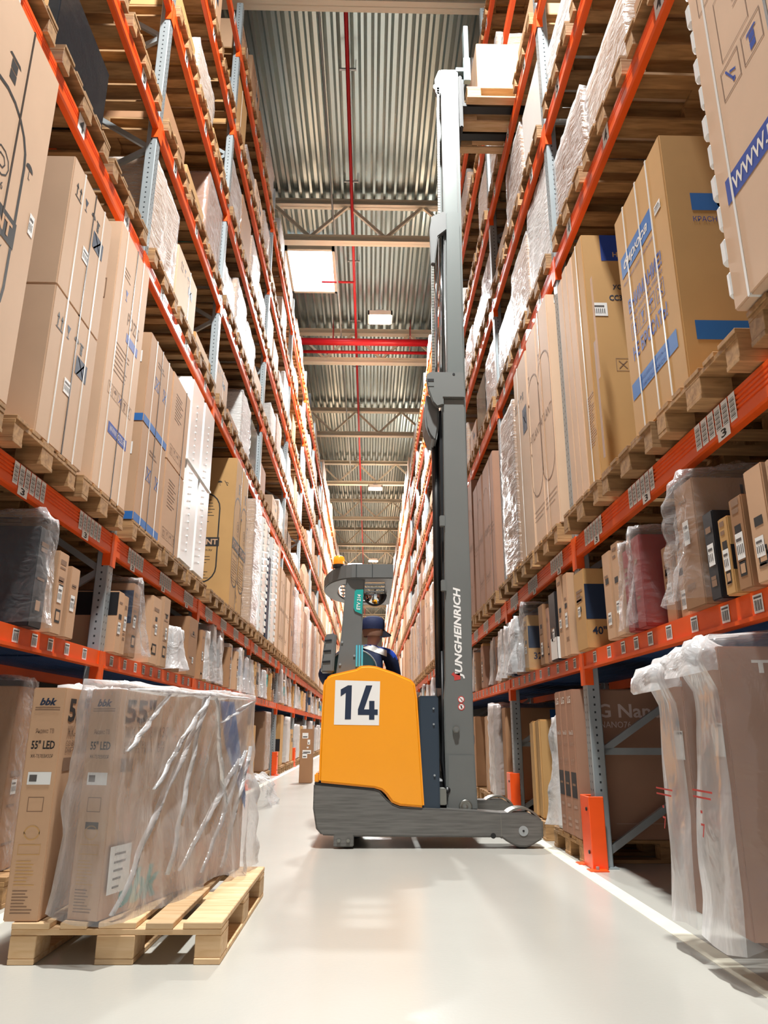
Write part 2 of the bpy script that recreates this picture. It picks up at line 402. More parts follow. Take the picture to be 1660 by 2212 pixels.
o = thing('fire_main', cp, M['redpipe'], 'thick red fire main crossing the aisle between two trusses', 'pipe', smooth=True, loc=(0, 20.1, 0))
cp = MB().cyl((-3.3, 0, 12.22), (2.95, 0, 12.22), 0.05, 14); cp.cyl((-1.2, 0, 12.26), (-1.2, 0, 13.13), 0.01, 6); cp.cyl((1.2, 0, 12.26), (1.2, 0, 13.13), 0.01, 6)
thing('branch_pipe', cp, M['redpipe'], 'thin red pipe crossing just behind the thick red fire main', 'pipe', smooth=True, loc=(0, 20.55, 0))
cp = MB().cyl((-1.4, 0, 12.75), (-0.5, 0, 12.75), 0.03, 12)
thing('branch_pipe', cp, M['redpipe'], 'short red pipe stub beside the bright skylight', 'pipe', smooth=True, loc=(0, 17.6, 0))
cp = MB().cyl((0, 4, 12.62), (0, 80, 12.62), 0.022, 8)
thing('cable_conduit', cp, M['galv'], 'thin grey conduit running down the aisle left of the red pipe', 'conduit', smooth=True, loc=(-0.95, 0, 0))
for (x0, y0, nm) in ((-1.30, 15.6, 'left'), (0.55, 15.6, 'right')):
    tr_ = MB().box(0, -0.04, 12.55, 0.95, 0.04, 12.60); tr_.cyl((0.06, 0, 12.6), (0.06, 0, 13.15), 0.006, 6); tr_.cyl((0.89, 0, 12.6), (0.89, 0, 13.15), 0.006, 6)
    thing('cable_tray', tr_, M['black'], f'short dark hanging bar behind the first full truss, {nm} of the two', 'bar', 'hanging bars behind the first truss', loc=(x0, y0, 0))
# lamps
lamp_names = {17.5: 'square high bay lamp glaring above the aisle, nearest in view', 32.0: 'glowing high bay lamp second down the aisle', 47.0: 'glowing high bay lamp third down the aisle',
              2.5: 'high bay lamp hanging above the camera', -12.5: 'high bay lamp hanging behind the camera', 62.0: 'small glowing high bay lamp fourth down the aisle', 77.0: 'tiny glowing high bay lamp farthest down the aisle'}
glow = mat('lamp_glow', '#fffaf0', 0.5, emit=25.0)
for y in LAMP_Y:
    e = empty('ceiling_lamp', (LAMP_X, y, LAMP_Z), lamp_names[y], 'lamp', 'high bay lamps above the aisle')
    h = MB(); h.box(-0.31, -0.24, 0.02, 0.31, 0.24, 0.10); h.box(-0.33, -0.26, -0.02, -0.29, 0.26, 0.10); h.box(0.29, -0.26, -0.02, 0.33, 0.26, 0.10)
    h.box(-0.33, -0.26, -0.02, 0.33, -0.23, 0.10); h.box(-0.33, 0.23, -0.02, 0.33, 0.26, 0.10); h.box(-0.1, -0.14, 0.1, 0.1, 0.14, 0.2)
    part('lamp_housing', h, M['white'], e)
    part('diffuser', MB().box(-0.285, -0.225, -0.01, 0.285, 0.225, 0.015), glow, e)
    part('cable', MB().cyl((0, 0, 0.2), (0, 0, 1.6), 0.008, 6), M['galv'], e)
    li = bpy.data.lights.new('lamp_light', 'AREA'); li.shape = 'RECTANGLE'; li.size = 0.55; li.size_y = 0.42
    li.energy = LAMP_W; li.color = (0.99, 1.0, 0.975); li.spread = PI
    lo = bpy.data.objects.new('lamp_light', li); C.objects.link(lo); lo.parent = e; lo.location = (0, 0, -0.03)

# ------------------------------------------------------------------ racking
def frame_proto(side):
    inx = -1 if side < 0 else 1
    e = bpy.data.objects.new('upright_frame', None)
    out = [('post', MB().box(-0.045, -0.05, 0, 0.045, 0.05, 10.75).mesh('post', M['upright'], 0.006), (inx * 0.05, 0, 0)),
           ('post', MB().box(-0.045, -0.05, 0, 0.045, 0.05, 10.75).mesh('post', M['upright'], 0.006), (inx * 1.05, 0, 0))]
    z, s = 0.10, 0
    f, r = inx * 0.09, inx * 1.01
    while z < 10.0:
        a, b = ((f, 0, z), (r, 0, z + 0.60)) if s % 2 == 0 else ((r, 0, z), (f, 0, z + 0.60))
        if s % 2 == 0 and s > 0: pass
        out.append(('brace', MB().bar(a, b, 0.03, 0.045).mesh('brace', M['galv']), (0, 0, 0)))
        if s in (0, 1):
            out.append(('brace', MB().bar((f, 0, z + 0.62), (r, 0, z + 0.62), 0.03, 0.045).mesh('brace', M['galv']), (0, 0, 0)))
            if s == 0: z += 0.62; s = 2; out.append(('brace', MB().bar((f, 0, z), (r, 0, z + 0.6), 0.03, 0.045).mesh('brace', M['galv']), (0, 0, 0))); z += 0.62; s = 3; continue
        z += 0.62; s += 1
    for px in (0.05, 1.05):
        out.append(('foot_plate', MB().box(inx * px - 0.07, -0.08, 0, inx * px + 0.07, 0.08, 0.008).mesh('foot_plate', M['galv']), (0, 0, 0)))
    return out
NFRAME, NBAY_IND = 11, 9
for side in (-1, 1):
    protos = frame_proto(side); X = XL if side < 0 else XR
    for i in range(0, NFRAME):
        if i == 0: continue
        e = empty('upright_frame', (X, POST[i], 0), f'galvanised rack upright frame with diagonal braces on the {SIDE[side]}, {NTH[i - 1]} from the front', 'rack frame', f'upright frames of the {SIDE[side]} rack')
        for n, me, l in protos:
            obj(n, me, e, l)
        # orange guard in front of the post
        if i <= 6:
            g = empty('post_guard', (X - side * 0.035, POST[i], 0), f'orange steel guard bolted to floor before {NTH[i - 1]} upright of the {SIDE[side]} rack', 'post guard', 'orange post guards')
            b = MB(); q = side * -1
            b.prism([(q * 0.02 + u, v) for u, v in ((0, -0.10), (0, 0.10), (side * 0.10, 0.10), (side * 0.10, 0.092), (side * 0.010, 0.092), (side * 0.010, -0.092), (side * 0.10, -0.092), (side * 0.10, -0.10))], 'Z', 0.0, 0.44)
            part('guard_shield', b, M['guard'], g, 0.004)
            for dy in (-0.13, 0.13):
                part('foot_plate', MB().box(-0.06, dy - 0.045, 0, 0.06, dy + 0.045, 0.008), M['guard'], g)
                part('bolt', MB().cyl((0, dy, 0.008), (0, dy, 0.026), 0.011, 6), M['galv'], g)
            for zz in (0.10, 0.36): part('bolt', MB().cyl((q * 0.02, -0.05, zz), (q * 0.028, -0.05, zz), 0.012, 8), M['black'], g)
GROOVE = lambda z0, n, p: [q for k in range(n) for q in ((0, z0 - k * p), (-0.007, z0 - k * p - 0.003), (-0.007, z0 - k * p - p * 0.5), (0, z0 - k * p - p * 0.5 - 0.003))]
PROF = {'big': [(-0.05, 0), (-0.014, 0), (0, -0.012)] + GROOVE(-0.03, 4, 0.021) + [(0, -0.150), (-0.012, -0.155), (-0.05, -0.155)],
        'std': [(-0.05, 0), (-0.012, 0), (0, -0.010)] + GROOVE(-0.035, 2, 0.022) + [(0, -0.125), (-0.012, -0.130), (-0.05, -0.130)],
        'low': [(-0.05, 0), (-0.004, 0), (-0.004, -0.092), (0.010, -0.094), (0.010, -0.112), (-0.05, -0.112)]}
_beam, _conn = {}, {}
def beam_mesh(kind, L_):
    k = (kind, round(L_, 3))
    if k not in _beam: _beam[k] = MB().prism(PROF[kind], 'Y', -L_ / 2, L_ / 2).mesh('rack_beam', M['orange'])
    return _beam[k]
def conn_mesh(h):
    if h not in _conn:
        b = MB(); b.box(-0.055, -0.006, -h, 0.004, 0.0, 0.0); b.box(-0.002, -0.006, -h, 0.004, 0.05, 0.0)
        _conn[h] = b.mesh('connector', M['orange'], 0.002)
    return _conn[h]
FX = Matrix(((0, 0, 1, 0.002), (1, 0, 0, 0), (0, 1, 0, 0), (0, 0, 0, 1)))     # frame of a face looking along +x: right is +y
_num = {}
def number_mesh(n):
    if n not in _num:
        b = MB(); rect(b, FX, -0.055, -0.062, 0.055, 0.062, 0); F2 = FX.copy(); F2[0][3] = 0.003
        put_text(b, str(n), F2, 0, 0, 0.088, 1, bold=0.022); _num[n] = b.mesh('number_label', [M['paper'], M['ink']])
    return _num[n]
b = MB(); rect(b, FX, -0.028, -0.060, 0.028, 0.060, 0); F2 = FX.copy(); F2[0][3] = 0.003
for k in range(13):
    y = -0.048 + k * 0.0072; rect(b, F2, -0.020, y, 0.020, y + (0.0022, 0.0045, 0.003)[k % 3], 1)
BARC = b.mesh('barcode_label', [M['paper'], M['barcode']])
b = MB(); rect(b, FX, -0.036, -0.036, 0.036, 0.036, 0)
for k in range(9):
    x = -0.029 + k * 0.0065; rect(b, F2, x, -0.027, x + (0.002, 0.004, 0.003)[k % 3], 0.014, 1)
rect(b, F2, -0.029, 0.020, 0.029, 0.028, 1)
SHELFL = b.mesh('price_label', [M['paper'], M['barcode']])
for side in (-1, 1):
    X = XL if side < 0 else XR; rz = 0 if side < 0 else PI
    for bay in range(0, NBAY_IND):
        y0, y1 = POST[bay] + 0.05, POST[bay + 1] - 0.05; L_ = y1 - y0; yc = (y0 + y1) / 2
        for lv, z in BEAM.items():
            if not in_view([(X, y0 + L_ * t, z) for t in (0, .25, .5, .75, 1)], 120): continue
            kind = 'low' if lv == 2 else 'big' if lv == 3 else 'std'
            what = {2: 'orange shelf beam with small price labels', 3: 'ribbed orange beam with rows of barcode labels'}.get(lv, f'orange rack beam numbered {lv}')
            o = tag(obj('rack_beam', beam_mesh(kind, L_), None, (X, yc, z), (0, 0, rz)), f'{what}, {NTH[bay]} bay of {SIDE[side]} rack', 'rack beam', f'orange beams of the {SIDE[side]} rack')
            hh = {2: 0.22, 3: 0.24}.get(lv, 0.22)
            c = obj('connector', conn_mesh(hh), o, (0, L_ / 2, 0))
            c = obj('connector', conn_mesh(hh), o, (0, -L_ / 2, 0)); c.scale = (1, -1, 1)
            npal = 3 if L_ < 3 else 4
            sg = 1 if side < 0 else -1
            if lv == 3:
                for k in range(npal):
                    cyl_ = (k - (npal - 1) / 2) * (L_ / npal)
                    if bay < 5:
                        for q in range(6): obj('barcode_label', BARC, o, (0.0, cyl_ + sg * 0.02 + (q - 2.5) * 0.066, -0.075))
                    n_ = obj('number_label', number_mesh(3), o, (0.001, cyl_ - sg * 0.05, -0.150)); n_.scale = (1, 1.0, 0.42)
            elif lv == 2:
                if bay < 4:
                    n = int(L_ / 0.26)
                    for k in range(n): obj('price_label', SHELFL, o, (-0.004, (k - (n - 1) / 2) * 0.26 + 0.05 * math.sin(k * 7.3), -0.050))
            elif bay < 7:
                for k in range(npal): obj('number_label', number_mesh(lv), o, (0.0, (k - (npal - 1) / 2) * (L_ / npal), -0.066))
        for lv, z in BEAM.items():      # rear beams and shelf panels
            if bay > 3 or (lv > 2 and bay in (0,) and lv > 4): continue
            kind = 'low' if lv == 2 else 'std'
            tag(obj('rack_beam', beam_mesh(kind, L_), None, (X + side * 1.10, yc, z), (0, 0, rz + PI)), f'rear orange beam at level {lv}, {NTH[bay]} bay of {SIDE[side]} rack', 'rack beam', f'orange beams of the {SIDE[side]} rack')
        b = MB(); n = 9
        for k in range(n):
            a = 0.055 + k * (0.99 / n); b.box(a, -L_ / 2 + 0.01, -0.028, a + 0.99 / n - 0.008, L_ / 2 - 0.01, 0)
        tag(obj('shelf_panel', b.mesh('shelf_panel', M['shelf']), None, (X if side > 0 else X - 1.10, yc, BEAM[2] - 0.004)), f'dark blue steel shelf deck over the floor bay, {NTH[bay]} bay of {SIDE[side]} rack', 'shelf', 'blue shelf decks')
# racking further down the aisle, too many and too small to tell apart
for side in (-1, 1):
    X = XL if side < 0 else XR; b = MB(); bb = MB()
    for i in range(NFRAME, len(POST)):
        for dx in (0.05, 1.05): bb.box(X + side * dx - 0.045, POST[i] - 0.05, 0, X + side * dx + 0.045, POST[i] + 0.05, 10.75)
    for i in range(NBAY_IND, len(POST) - 1):
        for lv, z in BEAM.items(): b.box(min(X, X + side * 0.05), POST[i] + .052, z - .13, max(X, X + side * 0.05), POST[i + 1] - .052, z)
    thing('distant_racking', bb, M['galv'], f'distant grey uprights of the {SIDE[side]} rack at the far end', 'racking', kind='stuff')
    thing('distant_beams', b, M['orange'], f'distant orange beams of the {SIDE[side]} rack at the far end', 'racking', kind='stuff')

# ------------------------------------------------------------------ pallets, cartons, film
rnd = random.Random(7)
def pallet_mesh(seed, Mt, parts=False):
    r = random.Random(seed); j = lambda a: r.uniform(-a, a); out = {}
    def B(name): return out.setdefault(name, [])
    for y in (-0.3275, -0.164, 0.0, 0.164, 0.3275):
        wd = 0.0725 if abs(y) > 0.3 or y == 0 else 0.05
        B('deck_board').append((-1.2 + j(.006), y - wd + j(.004), 0.122, j(.006), y + wd, 0.144))
    for x in (-1.125, -0.6, -0.075): B('cross_board').append((x - 0.0725, -0.4, 0.100, x + 0.0725, 0.4, 0.122))
    for x in (-1.125, -0.6, -0.075):
        for y in (-0.35, 0.0, 0.35):
            h = 0.05 if y else 0.0725; B('block').append((x - 0.0725 + j(.004), y - h, 0.022, x + 0.0725 + j(.004), y + h, 0.100))
    for y in (-0.35, 0, 0.35):
        h = 0.05 if y else 0.0725; B('base_board').append((-1.2, y - h, 0.0, 0, y + h, 0.022))
    if parts: return out
    b = MB()
    for bs in out.values():
        for q in bs: b.box(*q)
    return b.mesh('pallet', Mt, 0.002)
PAL = [pallet_mesh(i, M['wood']) for i in range(3)] + [pallet_mesh(9, M['woodnew'])]
def xfront(side, off): return (XL if side < 0 else XR) - side * off
def pallet(side, yc, z, label, group, off=0.07, k=None):
    k = rnd.randrange(3) if k is None else k
    return tag(obj('pallet', PAL[k], None, (xfront(side, off), yc, z), (0, 0, (0 if side < 0 else PI) + rnd.uniform(-.012, .012))), label, 'pallet', group)
def shell(size, seed, amp=0.02, freq=(9, 9, 2), off=0.006, hem=(0.0, 0.0), dens=26, top=True, flare=0.0, tuft=0.0, rows=None, yk=0.4):
    """film drawn over a box standing on z=0: perimeter columns x rows, wrinkled by noise, with a ragged hem"""
    w_, d_, h_ = size; r = 0.012; b = MB()
    per = []
    def seg(a, c_, n):
        for i in range(n): per.append(Vector(a).lerp(Vector(c_), i / n))
    nx = max(3, int(w_ * dens)); ny = max(3, int(d_ * dens))
    x, y = w_ / 2 + off, d_ / 2 + off
    cs = [(-x, -y), (x, -y), (x, y), (-x, y)]
    for i, n in enumerate((nx, ny, nx, ny)): seg(cs[i], cs[(i + 1) % 4], n)
    N_ = len(per); K = rows or max(5, int(h_ * dens)); o = Vector((seed * 3.7, seed * 1.3, seed * 2.1)); rows_ = []
    def disp(p, v):
        q = Vector((p.x * freq[0], p.y * freq[1], v * freq[2])) + o
        return abs(noise.noise(q)) * 1.1 + abs(noise.noise(q * 2.3)) * 0.5
    for k in range(K + 1):
        t = k / K; ring_ = []
        for p in per:
            hz = hem[0] + (hem[1] - hem[0]) * (0.5 + 0.5 * noise.noise(Vector((p.x * 5, p.y * 5, seed * 1.7)))) if (hem[0] or hem[1]) else 0.0
            z = hz + (h_ + off - hz) * t; n = Vector((0, 0))
            if abs(abs(p.x) - x) < 1e-4: n.x = math.copysign(1, p.x)
            if abs(abs(p.y) - y) < 1e-4: n.y = math.copysign(1, p.y)
            n.normalize(); e = min(1.0, 0.15 + 3 * min(t, 1 - t) + 0.25)
            dd = amp * disp(p, z) * e + flare * (1 - t) ** 3 * (0.5 + disp(p, 0.3))
            dz = 0.0
            if tuft and t > 0.9: dz = tuft * max(0, disp(p, 7.7) - 0.25) * (t - 0.9) * 10
            ring_.append((p.x + n.x * dd, p.y + n.y * dd * yk, z + dz))
        rows_.append(ring_)
    if top:
        for s in (0.75, 0.4, 0.12):
            ring_ = []
            for p in per:
                q = Vector((p.x * s, p.y * s)); ring_.append((q.x, q.y, h_ + off + (amp * 0.8 + tuft * 0.35) * disp(q, 5.5)))
            rows_.append(ring_)
    vs = [v for r_ in rows_ for v in r_]
    fs = [(k * N_ + i, k * N_ + (i + 1) % N_, (k + 1) * N_ + (i + 1) % N_, (k + 1) * N_ + i) for k in range(len(rows_) - 1) for i in range(N_)]
    if top: fs.append(tuple((len(rows_) - 1) * N_ + i for i in range(N_)))
    return b.add(vs, fs, 0)
def aisle(side): return '+X' if side < 0 else '-X'
def carton(name, side, front, y0, y1, z, h, depth, m, label, cat, group=None, prints=None, straps=(), stickers=(), edge=False, rz=0.0, bevel=0.007, tape=False):
    """a carton whose aisle face lies at x=front and which runs from y0 (near) to y1 (far)"""
    size = (depth, y1 - y0, h); xc = front + side * depth / 2
    b = MB().box(-depth / 2, -size[1] / 2, 0, depth / 2, size[1] / 2, h)
    o = tag(obj(name, b.mesh(name, M[m] if isinstance(m, str) else m, bevel, False, 2), None, (xc, (y0 + y1) / 2, z), (0, 0, rz)), label, cat, group)
    A = face(size, aisle(side))
    if prints:
        pb = MB(); mats = []
        def mi(k):
            if k not in mats: mats.append(k)
            return mats.index(k)
        prints(pb, A, face(size, '-Y'), mi, size)
        obj('print', pb.mesh('print', [M[k] for k in mats]), o)
    for s in straps:      # vertical straps round the carton, at y offsets on the aisle face
        dy, mk = (s, 'strap') if not isinstance(s, tuple) else s
        t = 0.0025; sb = MB()
        sb.prism([(-depth / 2 - t, -0.001), (depth / 2 + t, -0.001), (depth / 2 + t, h + t), (-depth / 2 - t, h + t)], 'Y', dy - 0.007, dy + 0.007)
        obj('strap', sb.mesh('strap', M[mk]), o)
    for (f, x, y, sw, sh) in stickers:
        sb = MB(); Fm = A if f == 'a' else face(size, '-Y'); rect(sb, Fm, x - sw / 2, y - sh / 2, x + sw / 2, y + sh / 2, 0, 0.001)
        n = max(5, int(sw / 0.008))
        for k in range(n): 
            if k % 2 == 0: rect(sb, Fm, x - sw * .4 + k * sw * .8 / n, y - sh * .3, x - sw * .4 + (k + .9) * sw * .8 / n, y + sh * .05, 1, 0.0018)
        rect(sb, Fm, x - sw * .4, y + sh * .18, x + sw * .3, y + sh * .3, 1, 0.0018)
        obj('label_sticker', sb.mesh('label_sticker', [M['paper'], M['barcode']]), o)
    if tape:
        tb = MB(); rect(tb, A, -0.024, 0, 0.024, h, 0, -0.0004); obj('tape', tb.mesh('tape', M['tape']), o)
    return o
def lines_of_print(b, F, x, y, wd, n, gap, th, mi, seed=0):
    r = random.Random(seed)
    for k in range(n): rect(b, F, x, y - k * gap, x + wd * r.uniform(.55, 1), y - k * gap + th, mi)

# ---- level 3, left rack: fridge cartons named one by one
G3L, G3R = 'tall appliance cartons on the left rack', 'tall appliance cartons on the right rack'
Z3 = BEAM[3] + 0.147
FL, FR = -1.78, 1.44
def pr_atlant(cx):
    def f(b, A, N, mi, s):
        k = mi('ink'); ring(b, A, stadium(cx, 0.88, 0.50, 1.20), 0.022, k)
        rect(b, A, cx - 0.27, 0.755, cx + 0.27, 0.90, k, 0.0006); Q = A @ Matrix.Translation((0, 0, 0.0016))
        put_text(b, 'ATLANT', Q, cx, 0.828, 0.085, mi('kraft'), w=0.47, bold=0.03)
        put_text(b, 'www.atlant.by', Q, cx, 0.70, 0.045, k, w=0.34)
        ring(b, A, [(cx + .05 + .07 * math.cos(i * PI / 5), 1.10 + .07 * math.sin(i * PI / 5)) for i in range(10)], 0.008, k)
        ring(b, A, [(cx + .05 + .035 * math.cos(i * PI / 3), 1.10 + .035 * math.sin(i * PI / 3)) for i in range(6)], 0.008, k)
        put_text(b, '27.6', A, cx + 0.05, 0.985, 0.04, k)
        icon(b, A, 'stack', cx + 0.02, 1.62, 0.15, k); icon(b, A, 'trolley', cx + 0.22, 0.18, 0.14, k); icon(b, A, 'umbrella', cx + .30, 1.25, .09, k)
        r = lines_of_print; r(b, A, cx - .18, .62, .36, 9, .035, .006, k, 3)
        ring(b, N, stadium(-0.05, 0.88, 0.42, 1.20), 0.018, k); rect(b, N, -0.28, 0.76, 0.18, 0.88, k, 0.0006)
        Q2 = N @ Matrix.Translation((0, 0, 0.0016)); put_text(b, 'ATLANT', Q2, -0.05, 0.82, 0.075, mi('kraft'), w=0.42, bold=0.03)
        put_text(b, 'www.atlant.by', Q2, -0.05, 0.71, 0.035, k, w=0.3)
        r(b, N, -.2, 1.38, .3, 8, .042, .008, k, 5); r(b, N, -.18, .62, .28, 9, .04, .007, k, 6); r(b, N, -.28, .2, .42, 4, .03, .005, k, 8)
        icon(b, N, 'umbrella', s[0] * .2, 1.62, .07, k); icon(b, N, 'trolley', s[0] * .32, 1.62, .07, k)
    return f
carton('cardboard_box', -1, FL, 2.44, 3.31, Z3, 1.99, 0.66, 'kraft2', 'huge pale carton with black oval print, nearest on the left rack', 'carton', G3L, pr_atlant(-0.02), [(0.12, 'strapdark'), -0.25], [('a', .38, 1.0, .05, .12)])
def pr_stack(b, A, N, mi, s):
    k = mi('ink'); kb = mi('inknavy'); h = s[2]
    icon(b, A, 'up', -.22, h * .80, .10, k); icon(b, A, 'glass', -.10, h * .80, .08, kb); icon(b, A, 'umbrella', .02, h * .80, .08, k); icon(b, A, 'stack', .10, h * .80, .08, k)
    rect(b, A, .05, h * .60, .22, h * .73, kb); icon(b, A, 'cross', .13, h * .665, .12, mi('kraft2'))
    for q in range(3): rect(b, N, -.20 + q * .035, h * .78, -.18 + q * .035, h * .90, k)
    b.add([N @ Vector(p) for p in ((-.07, h * .84, 0), (-.035, h * .88, 0), (0, h * .84, 0), (-.035, h * .80, 0))], [(0, 1, 2, 3)], k)
for k, (z, h, nm) in enumerate(((Z3, 0.90, 'lower'), (Z3 + 0.902, 0.88, 'upper'))):
    carton('cardboard_box', -1, FL, 3.62, 4.27, z, h, 0.66, 'kraft2', f'{nm} carton of the two strapped on the second front pallet, left rack', 'carton', G3L, pr_stack, [-.16, (.02, 'strapdark'), .18], [('a', -.02, h * .45, .10, .09)])
def pr_pozis(b, A, N, mi, s):
    k = mi('inkblue'); q = mi('inkgrey')
    rect(b, A, -.16, .42, .22, .50, k); put_text(b, 'WWW.POZIS.RU', A @ Matrix.Translation((0, 0, .0008)), .03, .46, .045, mi('inkwhite'), w=.33)
    rect(b, A, -.02, 1.18, .24, 1.25, k); put_text(b, 'POZIS', A, .10, 1.36, .10, q, w=.26)
    for i, ic in enumerate(('trolley', 'umbrella', 'cross', 'stack', 'glass')):
        icon(b, A, 'frame', -.2 + i * .1, .72, .085, q); icon(b, A, ic, -.2 + i * .1, .72, .06, k if i == 2 else q)
    lines_of_print(b, A, -.2, 1.08, .3, 7, .035, .006, q, 2); icon(b, A, 'glass', -.1, 1.5, .08, k); lines_of_print(b, A, -.2, 1.68, .2, 3, .03, .006, q, 4)
    rect(b, N, .12, 1.16, .24, 1.25, k); put_text(b, 'ISO\n9001', N, .19, 1.42, .10, q, w=.09); icon(b, N, 'frame', .19, 1.42, .15, q)
    put_text(b, 'ТЬ', N, .2, 1.60, .05, q); rect(b, N, .05, .27, .18, .36, k); icon(b, N, 'frame', .16, .46, .12, q); icon(b, N, 'up', .16, .46, .07, q)
carton('cardboard_box', -1, FL, 4.44, 5.10, Z3, 1.97, 0.66, 'kraft2', 'tall carton with blue bars beside the first left upright', 'carton', G3L, pr_pozis, [-.2, (.03, 'strapdark'), .18])
def pr_blue(b, A, N, mi, s):
    k = mi('skyblue'); h = s[2]; w2 = s[1] / 2
    rect(b, A, -w2 + .004, .003, w2 - .004, .065, k); rect(b, N, -s[0] / 2 + .004, .003, s[0] / 2 - .004, .065, k)
    for x in (-.08, .16): icon(b, A, 'cross', x, h * .55, .12, k); icon(b, A, 'frame', x, h * .55, .1, k)
    lines_of_print(b, A, -.1, h * .8, .25, 2, .03, .012, mi('inkgrey'), 3)
for k, (z, h, nm) in enumerate(((Z3, 0.80, 'lower'), (Z3 + 0.802, 0.78, 'upper'))):
    carton('cardboard_box', -1, FL, 5.30, 5.97, z, h, 0.66, 'kraft', f'{nm} carton with a blue foot stripe, left rack past first upright', 'carton', G3L, pr_blue, [-.17, (.0, 'strapdark'), .2], [('n', .22, h * .72, .1, .10)])
for k, (z, h, nm) in enumerate(((Z3, 0.76, 'lower'), (Z3 + 0.762, 0.84, 'upper'))):
    def pr_b2(b, A, N, mi, s):
        q = mi('inkgrey'); lines_of_print(b, A, -.18, s[2] * .8, .3, 9, .03, .008, q, 7)
        for i in range(4): icon(b, A, 'frame', -.2 + i * .11, .12, .09, q); icon(b, A, ('up', 'glass', 'umbrella', 'stack')[i], -.2 + i * .11, .12, .06, q)
    carton('cardboard_box', -1, FL, 6.01, 6.63, z, h, 0.66, 'kraft', f'{nm} plain brown carton beside the two white fridges', 'carton', G3L, pr_b2, [(.16, 'strapdark')], [])
for k, (y0, y1, nm) in enumerate(((6.67, 7.20, 'nearer'), (7.225, 7.74, 'farther'))):
    o = carton('wrapped_fridge', -1, FL, y0, y1, Z3, 1.90, 0.66, 'foam', f'{nm} of two white wrapped fridges standing on the left rack', 'fridge', 'white wrapped fridges', None, [], [], bevel=0.03)
    b = MB(); A = face((0.66, y1 - y0, 1.9), '+X')
    for q in range(22): b.cyl(A @ Vector((-.02, .15 + q * .072, 0)), A @ Vector((-.02, .15 + q * .072, .008)), .012, 8)
    part('foam_edge', b, M['foam'], o)
    b = MB(); b.box(-0.34, -(y1 - y0) / 2 - .012, 1.0, 0.34, (y1 - y0) / 2 + .006, 1.02); b.box(-0.2, -(y1 - y0) / 2 - .006, 1.02, 0.30, -(y1 - y0) / 2, 1.80); part('wrap_fold', b, M['foam'], o, .004)
for k, (y0, y1) in enumerate(((9.20, 9.72), (9.75, 10.16))):
    carton('cardboard_box', -1, FL, y0, y1, Z3, 1.98, 0.70, 'gold', ('golden carton with a black oval print on its broad side, left rack', 'golden carton with oval print standing just behind its twin, left rack')[k], 'carton', G3L, pr_atlant(.0), [(.15, 'strapdark')])
for k, (y0, y1, h) in enumerate(((11.0, 11.5, 1.75),)):
    pass
# white ribbed appliances, navy strip and boards in the third bay
for k, (y0, y1, h, nm) in enumerate(((11.80, 12.45, 1.93, 'first'), (13.05, 13.75, 1.90, 'second'))):
    o = carton('wrapped_freezer', -1, FL, y0, y1, Z3, h, 0.72, 'foam', f'{nm} white ribbed freezer with foam corners, third bay of left rack', 'freezer', 'white wrapped fridges', bevel=.02)
    b = MB(); A = face((0.72, y1 - y0, h), '+X')
    for q in range(16):
        for x in (-(y1 - y0) / 2 + .05, (y1 - y0) / 2 - .05): b.box(x - .05, .06 + q * h / 16.5, 0, x + .05, .06 + q * h / 16.5 + .075, .022, 0, A)
    part('foam_corner', b, M['foam'], o, .006)
carton('navy_carton', -1, FL, 12.62, 12.92, Z3, 1.45, 0.7, 'navybox', 'narrow navy carton between two white freezers', 'carton', G3L)
carton('cardboard_box', -1, FL, 13.85, 14.25, Z3, 1.95, 0.7, 'kraft2', 'narrow pale carton right behind the ribbed white freezers', 'carton', G3L)
def pr_refr(b, A, N, mi, s):
    k = mi('ink'); put_text(b, 'SAMSUNG', N, 0, s[2] * .93, .08, k, w=.42, bold=.02); put_text(b, 'REFRIGERATOR', N, 0, s[2] * .77, .07, k, w=.5, bold=.02)
    rect(b, N, .05, s[2] * .66, .2, s[2] * .72, mi('paper')); lines_of_print(b, A, -.2, s[2] * .5, .4, 3, .05, .01, mi('inkgrey'), 3)

# ---- level 3, right rack
def pr_topr(b, A, N, mi, s):
    k = mi('inkblue'); q = mi('inkgrey'); y0 = -s[1] / 2
    # right on the aisle face is towards the camera (-y)
    rect(b, A, -.31, .42, .35, .53, k); put_text(b, 'WWW.POZIS.RU', A @ Matrix.Translation((0, 0, .0008)), .02, .475, .065, mi('inkwhite'), w=.56, bold=.02)
    for i, ic in enumerate(('trolley', 'stack', 'cross', 'umbrella')): icon(b, A, 'frame', -.16 + i * .16, .90, .13, q); icon(b, A, ic, -.16 + i * .16, .90, .09, k)
    icon(b, A, 'frame', -.26, 1.42, .1, q); put_text(b, 'ISO\n9001', A, -.10, 1.52, .13, q, w=.11); icon(b, A, 'glass', -.10, 1.72, .11, k)
    put_text(b, 'DO NOT', A, -.26, 1.74, .04, q, w=.16); icon(b, A, 'up', -.26, 1.56, .10, k)
    rect(b, A, .05, 1.48, .26, 1.56, k); rect(b, A, .08, 1.6, .2, 1.70, k)
    lines_of_print(b, A, -.08, 1.38, .3, 9, .03, .005, q, 3); ring(b, A, [(-.2, 1.0), (.0, 1.0), (.0, 1.3), (-.2, 1.3)], .006, q); ring(b, A, [(.05, 1.05), (.25, 1.05), (.25, 1.2), (.05, 1.2)], .006, q)
    b.tube([A @ Vector((.26, 1.05, .001)), A @ Vector((.30, 1.05, .001))], .002, 4, q)
o = carton('cardboard_box', 1, 1.37, 1.64, 2.40, Z3 + .005, 2.0, 0.68, 'kraft2', 'huge pale carton with a blue web address, nearest on the right rack', 'carton', G3R, pr_topr, [.27, (-.10, 'galv'), -.33])
b = MB()
for q in range(13): b.box(-.345, .36, .06 + q * .15, -.20, .405 + .012 * (q % 2), .06 + q * .15 + .12)
part('foam_edge', b, M['foam'], o, .015)
